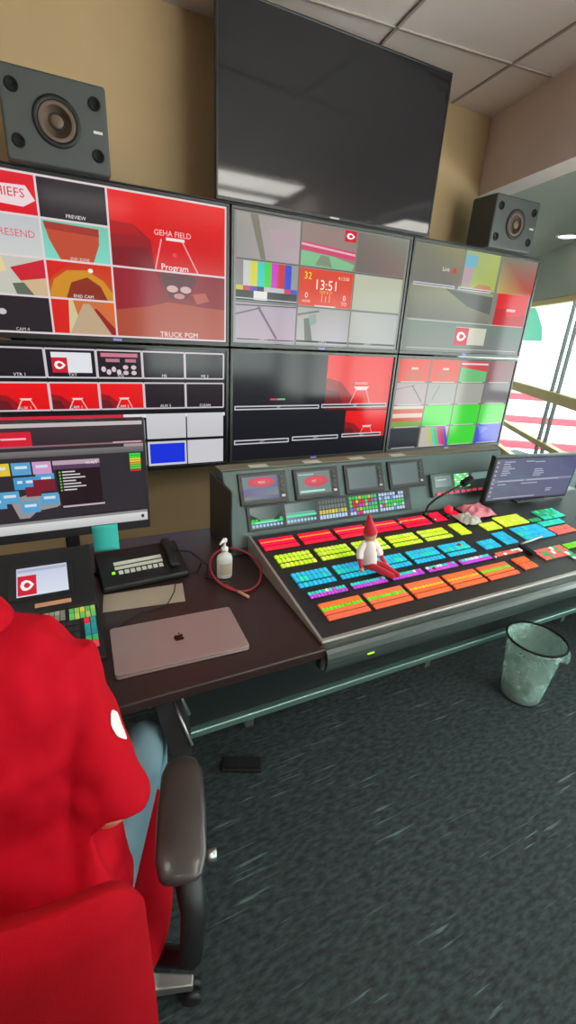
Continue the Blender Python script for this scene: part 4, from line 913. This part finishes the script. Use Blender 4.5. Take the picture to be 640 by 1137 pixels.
for k in range(15):
    z = .338-k*.0225; rs.append(bring(.126-.0028*k, z, amp=.014, sd=1))
rs.append(bring(.04, .018, amp=.008)); b.rings(rs, caps=False); b.build('liner', 'film', t)
b = MB()
for k in range(7):
    a = k*2.4; r = .045; b.ball((r*math.cos(a), r*math.sin(a), .05+.012*(k % 3)), (.03+.006*(k % 2), .028, .026), 12, 8)
b.build('crumpled_waste', 'film', t)

# floor pedal cable seen under the desk
t = thing('foot_pedal', 'flat black foot pedal lying on the carpet near the chair', 'foot pedal', (.50, 1.27, 0), R(-24))
b = MB(); wedge(b, -.085, .085, -.03, .03, 0, .012, .022); b.build('base', 'rubber', t, .004)
b = MB(); b.prism([(-.075, -.022, .016), (.075, -.022, .016), (.075, .024, .0255), (-.075, .024, .0255)], (0, 0, .004)); b.build('tread', 'hole', t, .001)

# ================================================================== CHAIR
ch = thing('office_chair', 'red upholstered office chair with dark padded armrest under the seated person', 'chair', (-.135, .76, 0), R(-14))
b = MB(); rs = []
for z, w, d in ((.415, .20, .20), (.425, .235, .225), (.46, .25, .24), (.485, .245, .235), (.498, .21, .20)):
    rs.append([Vector((w*math.copysign(abs(math.cos(a))**.55, math.cos(a)), d*math.copysign(abs(math.sin(a))**.55, math.sin(a))+.035, z)) for a in [2*math.pi*i/44 for i in range(44)]])
b.rings(rs); b.build('seat', 'chairred', ch)
b = MB(); rs = []
# backrest: rounded slab leaning slightly back, curved around the sitter
def backpt(u, v, o):
    z = .34+v*.60; y = -.240-.05*v-.03*(v-.5)**2+.05*(abs(u)**2)*.9
    return Vector((u*(.228-.004*(1-v)), y+o, z))
N = 20; Mv = 16; front = []; back = []
for j in range(Mv+1):
    v = j/Mv
    for i in range(N+1):
        u = -1+2*i/N
        # round the corners
        cu = .70
        vv = v
        if abs(u) > cu:
            t_ = (abs(u)-cu)/(1-cu); vv = .5+(v-.5)*(1-(.26 if v > .5 else .05)*t_**2.6)
        e = max(abs(u)**8, abs(2*v-1)**10); th = .045*(1-e)+.006
        front.append(backpt(u, vv, th)); back.append(backpt(u, vv, -th*.8))
n1 = N+1; nv = len(front); fs = []
for j in range(Mv):
    for i in range(N):
        a = j*n1+i; fs.append((a, a+1, a+n1+1, a+n1)); fs.append((nv+a, nv+a+n1, nv+a+n1+1, nv+a+1))
for i in range(N): fs.append((i, nv+i, nv+i+1, i+1)); a = Mv*n1+i; fs.append((a, a+1, nv+a+1, nv+a))
for j in range(Mv): a = j*n1; fs.append((a, a+n1, nv+a+n1, nv+a)); a = j*n1+N; fs.append((a, nv+a, nv+a+n1, a+n1))
b.add(front+back, fs, smooth=True); o = b.build('backrest', 'chairred', ch); sb = o.modifiers.new('sub', 'SUBSURF'); sb.levels = 1; sb.render_levels = 2
b = MB(); b.box(-.04, .04, -.26, -.20, .40, .56); b.box(-.04, .04, -.25, .0, .395, .412); b.build('back_bracket', 'blackpl', ch, .006)
for sx in (-1, 1):
    b = MB(); b.tube([(sx*.275, -.105, .655), (sx*.275, -.07, .66), (sx*.275, .03, .662), (sx*.275, .13, .66), (sx*.272, .165, .652)], [(.044, .016), (.054, .020), (.055, .021), (.050, .020), (.038, .015)], 20, rounded=True, up=(0, 0, 1)); b.build('armrest_pad', 'armpad', ch)
    b = MB(); b.tube([(sx*.28, -.06, .645), (sx*.30, -.12, .57), (sx*.29, -.15, .46), (sx*.18, -.10, .405)], [(.030, .02)]*4, 14); b.build('armrest_post', 'blackpl', ch)
b = MB(); b.tube([(.318, -.01, .55), (.352, -.01, .55)], .014, 14); b.tube([(.30, -.01, .55), (.32, -.01, .55)], .008, 10); b.build('adjust_knob', 'steel', ch)
b = MB(); b.box(-.09, .09, -.11, .11, .375, .4149); b.build('seat_mechanism', 'blackpl', ch, .006)
b = MB(); b.tube([(.09, .05, .39), (.2, .06, .385), (.25, .065, .38)], .007, 8); b.build('height_lever', 'steel', ch)
b = MB(); b.lathe([(.028, .10), (.028, .24), (.019, .241), (.019, .376)], seg=20); b.build('gas_cylinder', 'steel', ch)
for k in range(5):
    a = R(8-14+72*k); d = Vector((math.cos(a), math.sin(a), 0)); nrm = Vector((-d.y, d.x, 0))
    b = MB(); rs = []
    for q, (w, z0, z1) in enumerate(((.035, .075, .125), (.03, .075, .115), (.022, .07, .095), (.016, .065, .085))):
        p = d*(.02+q*.09); rs.append([p-nrm*w+Vector((0, 0, z0)), p+nrm*w+Vector((0, 0, z0)), p+nrm*w*.8+Vector((0, 0, z1)), p-nrm*w*.8+Vector((0, 0, z1))])
    b.rings(rs, smooth=False); lg = b.build('base_leg', 'steel', ch, .004)
    b = MB(); p = d*.285
    for sgn in (-1, 1):
        T = Matrix.Translation(p+nrm*sgn*.013+Vector((0, 0, .0265))) @ Matrix.Rotation(a, 4, 'Z') @ Matrix.Rotation(R(90), 4, 'X')
        b.lathe([(.018, -.010), (.026, -.008), (.026, .008), (.018, .010)], T=T, seg=20)
    b.tube([p+Vector((0, 0, .03)), p+Vector((0, 0, .07))], .006, 10); b.build('caster', 'rubber', lg)

# black and steel monitor arm clamp hanging below the desk edge beside the knee
t = thing('cable_tray_bracket', 'worn black and grey steel bracket under the desk edge beside the knee', 'bracket', (.19, 1.08, .60))
b = MB(); b.prism([(.135, 1.03, .70), (.215, 1.06, .70), (.235, 1.02, .60), (.215, .93, .56), (.165, .92, .56), (.15, .98, .62)], (0, .012, .012)); b.build('plate', 'hole', t, .004, world=True)
b = MB(); b.tube([(.12, 1.035, .690), (.17, 1.065, .706), (.205, 1.06, .70), (.232, 1.03, .62)], .008, 10); b.tube([(.19, 1.045, .68), (.222, .95, .585)], .005, 8); b.build('wire_frame', 'steel', t, world=True)

# ================================================================== PERSON
per = thing('person', 'seated person seen from behind in red polo shirt and blue jeans at the desk', 'person', (-.16, .76, 0))
fw = Vector((.16, .987, 0)); rt = Vector((.987, -.16, 0)); upv = Vector((0, 0, 1))
def ring(c, w, d, lean=0, n=36, p=.85, r=rt, f=fw):
    c = Vector(c); up2 = (upv+fw*lean).normalized(); f2 = f
    return [c+r*w*math.copysign(abs(math.cos(a))**p, math.cos(a))+f2*d*math.copysign(abs(math.sin(a))**p, math.sin(a)) for a in [2*math.pi*i/n for i in range(n)]]
def remesh(o, vox, it=6, fac=.5):
    m = o.modifiers.new('remesh', 'REMESH'); m.mode = 'VOXEL'; m.voxel_size = vox; m.use_smooth_shade = True
    s = o.modifiers.new('smooth', 'SMOOTH'); s.iterations = it; s.factor = fac
    return o
RS = Vector((-.056, .865, 1.045)); LS = Vector((-.385, .925, 1.065))
RE = Vector((.008, .70, .742)); LE = Vector((-.455, .80, .765))
RW = Vector((-.085, 1.0, .80)); LW = Vector((-.375, 1.06, .80))
HC = Vector((-.165, .72, .56)); CH = Vector((-.21, .86, .95)); NB = Vector((-.22, .895, 1.13)); HD = Vector((-.245, .965, 1.345))
RK = Vector((.105, 1.045, .575)); LK = Vector((-.29, 1.13, .575)); RH = Vector((-.065, .70, .555)); LH = Vector((-.26, .73, .555))
RA = Vector((.12, 1.12, .10)); LA = Vector((-.30, 1.22, .10))
b = MB()
# trunk
b.rings([ring(HC+Vector((0, 0, -.04)), .13, .10), ring(HC, .155, .12), ring(HC+Vector((-.01, .03, .12)), .135, .10), ring(CH+Vector((0, 0, -.08)), .145, .105), ring(CH+Vector((0, 0, .08)), .15, .10), ring(CH+Vector((0, .01, .14)), .10, .07), ring(NB+Vector((0, 0, .03)), .052, .052), ring(NB+Vector((-.01, .03, .10)), .05, .052), ring(NB+Vector((-.012, .04, .14)), .05, .05)])
# head
b.rings([ring(HD+fw*o_+Vector((0, 0, z)), w, d, n=28, p=.95) for z, w, d, o_ in ((-.125, .03, .03, .055), (-.115, .048, .06, .04), (-.085, .062, .08, .02), (-.04, .072, .092, .005), (0, .076, .098, 0), (.05, .076, .098, -.002), (.09, .062, .082, -.006), (.115, .035, .05, -.008), (.122, .01, .015, -.008))])
b.tube([HD+fw*.09+Vector((0, 0, .01)), HD+fw*.115+Vector((0, 0, -.03)), HD+fw*.10+Vector((0, 0, -.045))], [.009, .014, .012], 10, rounded=True)
for sgn in (-1, 1):
    b.tube([HD+rt*sgn*.076+Vector((0, 0, .02)), HD+rt*sgn*.086+fw*(-.012)+Vector((0, 0, .012)), HD+rt*sgn*.078+Vector((0, 0, -.03))], [.008, .012, .007], 8, rounded=True)
b.tube([HD+fw*.088+rt*-.022+Vector((0, 0, -.068)), HD+fw*.098+Vector((0, 0, -.068)), HD+fw*.088+rt*.022+Vector((0, 0, -.068))], [.005, .008, .005], 8, rounded=True)
def hand(w, d, side):
    d = d.normalized(); s = d.cross(upv).normalized()*side        # s: thumb side when negated
    k = w+d*.02
    b.tube([w-d*.01, w+d*.03, w+d*.075], [(.026, .018), (.038, .016), (.040, .014)], 14, rounded=True, up=upv)
    for i, (off, ln) in enumerate(((-.029, .068), (-.010, .078), (.010, .072), (.028, .056))):
        p = w+d*.075+s*off
        b.tube([p-d*.015, p+d*ln*.45+Vector((0, 0, .006)), p+d*ln*.78+Vector((0, 0, -.006)), p+d*ln*.98+Vector((0, 0, -.022))], [.0095, .009, .008, .007], 8, rounded=True)
    p = w+d*.02-s*.03
    b.tube([p, p-s*.022+d*.03, p-s*.026+d*.055+Vector((0, 0, -.008))], [.013, .010, .008], 8, rounded=True)
for S, E_, W2, sd in ((RS, RE, RW, 1), (LS, LE, LW, -1)):
    b.tube([S, S.lerp(E_, .35), S.lerp(E_, .78), S.lerp(E_, .93), E_.lerp(W2, .07), E_.lerp(W2, .25), E_.lerp(W2, .7), W2], [.044, .044, .042, .043, .043, .042, .030, .025], 18, rounded=True)
    hand(W2, (W2-E_)*Vector((1, 1, .1)), sd)
for H_, K_, A_ in ((RH, RK, RA), (LH, LK, LA)):
    b.tube([H_, H_.lerp(K_, .5), K_-Vector((0, 0, .01)), K_.lerp(A_, .3), K_.lerp(A_, .8), A_], [.078, .068, .052, .050, .036, .034], 18, rounded=True)
    b.tube([A_+Vector((0, -.03, -.05)), A_+Vector((.005, .06, -.06)), A_+Vector((.01, .15, -.07))], [(.03, .026), (.036, .022), (.034, .014)], 12, rounded=True)
remesh(b.build('body', 'skin', per, world=True), .0065, 4)
# polo shirt
b = MB(); P_ = .8
b.rings([ring(HC+Vector((0, -.01, -.035)), .185, .145, p=P_), ring(HC+Vector((0, 0, .03)), .190, .15, p=P_), ring(HC+Vector((-.01, .03, .12)), .175, .140, p=P_), ring(CH+Vector((0, -.025, -.16)), .180, .142, p=P_), ring(CH+Vector((0, -.01, -.05)), .192, .140, p=P_), ring(CH+Vector((0, 0, .06)), .198, .130, p=P_), ring(CH+Vector((-.002, .012, .13)), .182, .110, p=P_), ring(CH+Vector((-.004, .02, .17)), .145, .09, p=P_), ring(NB+Vector((0, 0, .02)), .085, .068), ring(NB+Vector((-.002, .01, .04)), .066, .060)])
for S, E_ in ((RS, RE), (LS, LE)):
    sd = 1 if S is RS else -1
    b.tube([S-rt*sd*.05+Vector((0, 0, -.01)), S+Vector((0, 0, -.008)), S.lerp(E_, .35), S.lerp(E_, .7), S.lerp(E_, .955)], [.066, .070, .066, .066, .068], 22)
# folds hanging between arm and side, and hem bagging over the seat
b.tube([HC+rt*.10-fw*.12+Vector((0, 0, .0)), HC+rt*.14-fw*.09+Vector((0, 0, .12)), CH+rt*.15-fw*.07+Vector((0, 0, -.12))], [.03, .026, .015], 12, rounded=True)
b.tube([HC-rt*.15-fw*.13+Vector((0, 0, .06)), HC-fw*.145+Vector((0, 0, .03)), HC+rt*.15-fw*.11+Vector((0, 0, .055))], [.02, .026, .02], 12, rounded=True)
b.tube([HC-rt*.1-fw*.12+Vector((0, 0, .14)), HC-fw*.135+Vector((0, 0, .11)), HC+rt*.12-fw*.11+Vector((0, 0, .14))], [.012, .018, .012], 12, rounded=True)
shirt = remesh(b.build('polo_shirt', 'shirt', per, world=True), .008, 8)
tx = bpy.data.textures.new('fabric_folds', 'CLOUDS'); tx.noise_scale = .10; tx.noise_depth = 1
dm = shirt.modifiers.new('folds', 'DISPLACE'); dm.texture = tx; dm.strength = .036; dm.mid_level = .5; dm.texture_coords = 'LOCAL'
# collar
b = MB()
def cring(k, n=40):
    c, w, d, dz = ((NB+Vector((0, 0, .030)), .074, .068, 0), (NB+Vector((0, 0, .062)), .063, .060, 0), (NB+Vector((0, 0, .066)), .066, .064, 0), (NB+Vector((0, -.002, .020)), .088, .082, 0))[k]
    return ring(c, w, d, n=n, p=1)
b.rings([cring(0), cring(1), cring(2), cring(3)], caps=False); o = b.build('collar', 'shirt', shirt, world=True); s_ = o.modifiers.new('solid', 'SOLIDIFY'); s_.thickness = .004; s2 = o.modifiers.new('sub', 'SUBSURF'); s2.levels = 1; s2.render_levels = 1
# sleeve emblem: white arrow-head patch wrapped on the sleeve
ec = Vector((.030, .79, .925)); en = Vector((.55, -.72, .42)).normalized(); eu = Vector((.10, -.40, -.9)); eu = (eu-en*eu.dot(en)).normalized(); er = en.cross(eu)
b = MB(); n = 9; vs = []; fs = []
shape = lambda v: .026*(1-abs(v)**3)+.004          # half width along the patch
for j in range(n+1):
    v = -1+2*j/n
    for i in range(n+1):
        u = -1+2*i/n; vs.append(ec+en*.05+eu*v*.030+er*u*shape(v))
b.add(vs, [(j*(n+1)+i, j*(n+1)+i+1, (j+1)*(n+1)+i+1, (j+1)*(n+1)+i) for j in range(n) for i in range(n)], smooth=True)
o = b.build('sleeve_emblem', 'white', shirt, world=True)
sw = o.modifiers.new('wrap', 'SHRINKWRAP'); sw.target = shirt; sw.offset = .002; sw.wrap_method = 'NEAREST_SURFACEPOINT'
s_ = o.modifiers.new('solid', 'SOLIDIFY'); s_.thickness = .001
# jeans
b = MB()
b.rings([ring(HC+Vector((.0, 0, -.075)), .15, .12, p=P_), ring(HC+Vector((0, 0, -.03)), .172, .135, p=P_), ring(HC+Vector((0, .0, .04)), .160, .125, p=P_)])
for H_, K_, A_ in ((RH, RK, RA), (LH, LK, LA)):
    b.tube([H_+Vector((0, 0, -.005)), H_.lerp(K_, .5), K_+Vector((0, -.005, -.012)), K_.lerp(A_, .15), K_.lerp(A_, .5), A_+Vector((0, 0, .03))], [.088, .080, .066, .062, .056, .056], 22, rounded=True)
remesh(b.build('jeans', 'jean', per, world=True), .008, 8)
# shoes
for A_ in (RA, LA):
    b = MB(); rs = []
    for q, (y, w, h) in enumerate(((-.075, .018, .05), (-.06, .033, .075), (0, .038, .085), (.06, .042, .062), (.12, .046, .048), (.17, .040, .040), (.195, .02, .03))):
        c = A_+Vector((.004+.05*y, y, -.10)); rs.append([c+Vector((w*math.cos(a), 0, max(0.0, h*.5+h*.5*math.sin(a)))) for a in [2*math.pi*i/20 for i in range(20)]])
    b.rings(rs); b.build('shoe', 'shoe', per, world=True)
# hair and eyes
b = MB(); b.rings([ring(HD-fw*(.008+o_)+Vector((0, 0, z)), w, d, n=28, p=.95) for z, w, d, o_ in ((-.075, .060, .060, .04), (-.04, .074, .078, .026), (.0, .081, .090, .018), (.05, .082, .100, .006), (.095, .068, .088, .004), (.122, .038, .054, .004), (.130, .01, .015, .004))]); b.build('hair', 'hair', per, world=True)
for sgn in (-1, 1):
    b = MB(); b.ball(tuple(HD+fw*.084+rt*sgn*.031+Vector((0, 0, .005))), .0115, 14, 8, col=lin((236, 232, 228))); b.ball(tuple(HD+fw*.0925+rt*sgn*.031+Vector((0, 0, .005))), .0052, 10, 6, col=lin((50, 36, 28))); b.build('eye', 'print', per, world=True)

# ================================================================== LIGHTS
def troffer(x, y, label, w=1.18, d=.56, CEIL=CEIL):
    t = thing('ceiling_light', label, 'ceiling light', (x, y, CEIL), group='recessed ceiling light panels')
    b = MB(); z1 = CEIL-.0085; z0 = CEIL-.03
    b.box(x-w/2, x+w/2, y-d/2, y-d/2+.025, z0, z1); b.box(x-w/2, x+w/2, y+d/2-.025, y+d/2, z0, z1); b.box(x-w/2, x-w/2+.025, y-d/2+.025, y+d/2-.025, z0, z1); b.box(x+w/2-.025, x+w/2, y-d/2+.025, y+d/2-.025, z0, z1)
    b.build('frame', 'white', t, .002, world=True)
    b = MB(); b.box(x-w/2+.026, x+w/2-.026, y-d/2+.026, y+d/2-.026, z0+.004, z1); b.build('diffuser', LM, t, world=True)
LM = mat('light_diffuser', (230, 240, 235), .5, emit=(255, 250, 240), es=9)
troffer(2.12, -.85, 'square white ceiling light panel behind the camera, right')
troffer(2.12, -.15, 'square white ceiling light panel just in front of the camera, right')
troffer(-.9, -.85, 'added unseen white ceiling light panel behind the camera, left')  # this and the next two: out of view, added to brighten the room
troffer(.6, -2.4, 'added unseen white ceiling light panel at the rear of the room')
troffer(-1.6, .9, 'added unseen white ceiling light panel above the left end of the desk')
troffer(3.3, 1.25, 'unseen white ceiling light panel added in the window bay ceiling', .6, .56, 2.7285)  # panel added so its glow reflects low in the television glass
t = thing('downlight', 'round recessed downlight glowing in the ceiling of the window bay', 'downlight', (4.70, 3.49, 2.72))
b = MB(); b.lathe([(.105, 2.7105), (.11, 2.7195), (.085, 2.7195), (.085, 2.7105)], 4.70, 3.49, 32, caps=False, closed=True); b.build('trim_ring', 'white', t, world=True)
b = MB(); b.lathe([(.084, 2.712), (.084, 2.719)], 4.70, 3.49, 32); b.build('lamp_lens', mat('downlight_lens', (240, 240, 230), .4, emit=(255, 246, 226), es=6), t, world=True)

sun = bpy.data.lights.new('sun', 'SUN'); sun.energy = 3.0; sun.angle = R(2); sun.color = (1, .97, .92)
so = bpy.data.objects.new('sun', sun); C.objects.link(so); so.rotation_euler = (R(50), 0, R(-150))
w = bpy.data.worlds.new('sky'); bpy.context.scene.world = w; w.use_nodes = True
bg = w.node_tree.nodes['Background']; nw = w.node_tree.nodes; lw_ = w.node_tree.links
tcw = nw.new('ShaderNodeTexCoord'); sx_ = nw.new('ShaderNodeSeparateXYZ'); lw_.new(tcw.outputs['Generated'], sx_.inputs[0])
rw = nw.new('ShaderNodeValToRGB'); rw.color_ramp.elements[0].position = .0; rw.color_ramp.elements[0].color = (1, .93, .88, 1); rw.color_ramp.elements[1].position = .45; rw.color_ramp.elements[1].color = (.19, .225, .228, 1)
mrw = nw.new('ShaderNodeMapRange'); mrw.inputs['From Min'].default_value = -.35; mrw.inputs['From Max'].default_value = .6
lw_.new(sx_.outputs['Z'], mrw.inputs['Value']); lw_.new(mrw.outputs['Result'], rw.inputs['Fac']); lw_.new(rw.outputs['Color'], bg.inputs['Color'])
bg.inputs['Strength'].default_value = 24

# ================================================================== CAMERA
cam = bpy.data.cameras.new('camera'); co = bpy.data.objects.new('camera', cam); C.objects.link(co)
r_v = Vector((.89992, -.43249, .05568)); u_v = Vector((.11476, .35809, .92661)); f_v = Vector((.42069, .82748, -.37189))
m = Matrix((r_v, u_v, -f_v)).transposed().to_4x4(); m.translation = (0, 0, 1.70); co.matrix_world = m
cam.sensor_fit = 'VERTICAL'; cam.sensor_height = 36; cam.lens = 503.01/1137*36; cam.clip_start = .02; cam.clip_end = 300
sc = bpy.context.scene; sc.camera = co
sc.view_settings.view_transform = 'Standard'; sc.view_settings.look = 'None'; sc.view_settings.gamma = 1; sc.view_settings.exposure = 0; sc.view_settings.use_curve_mapping = False
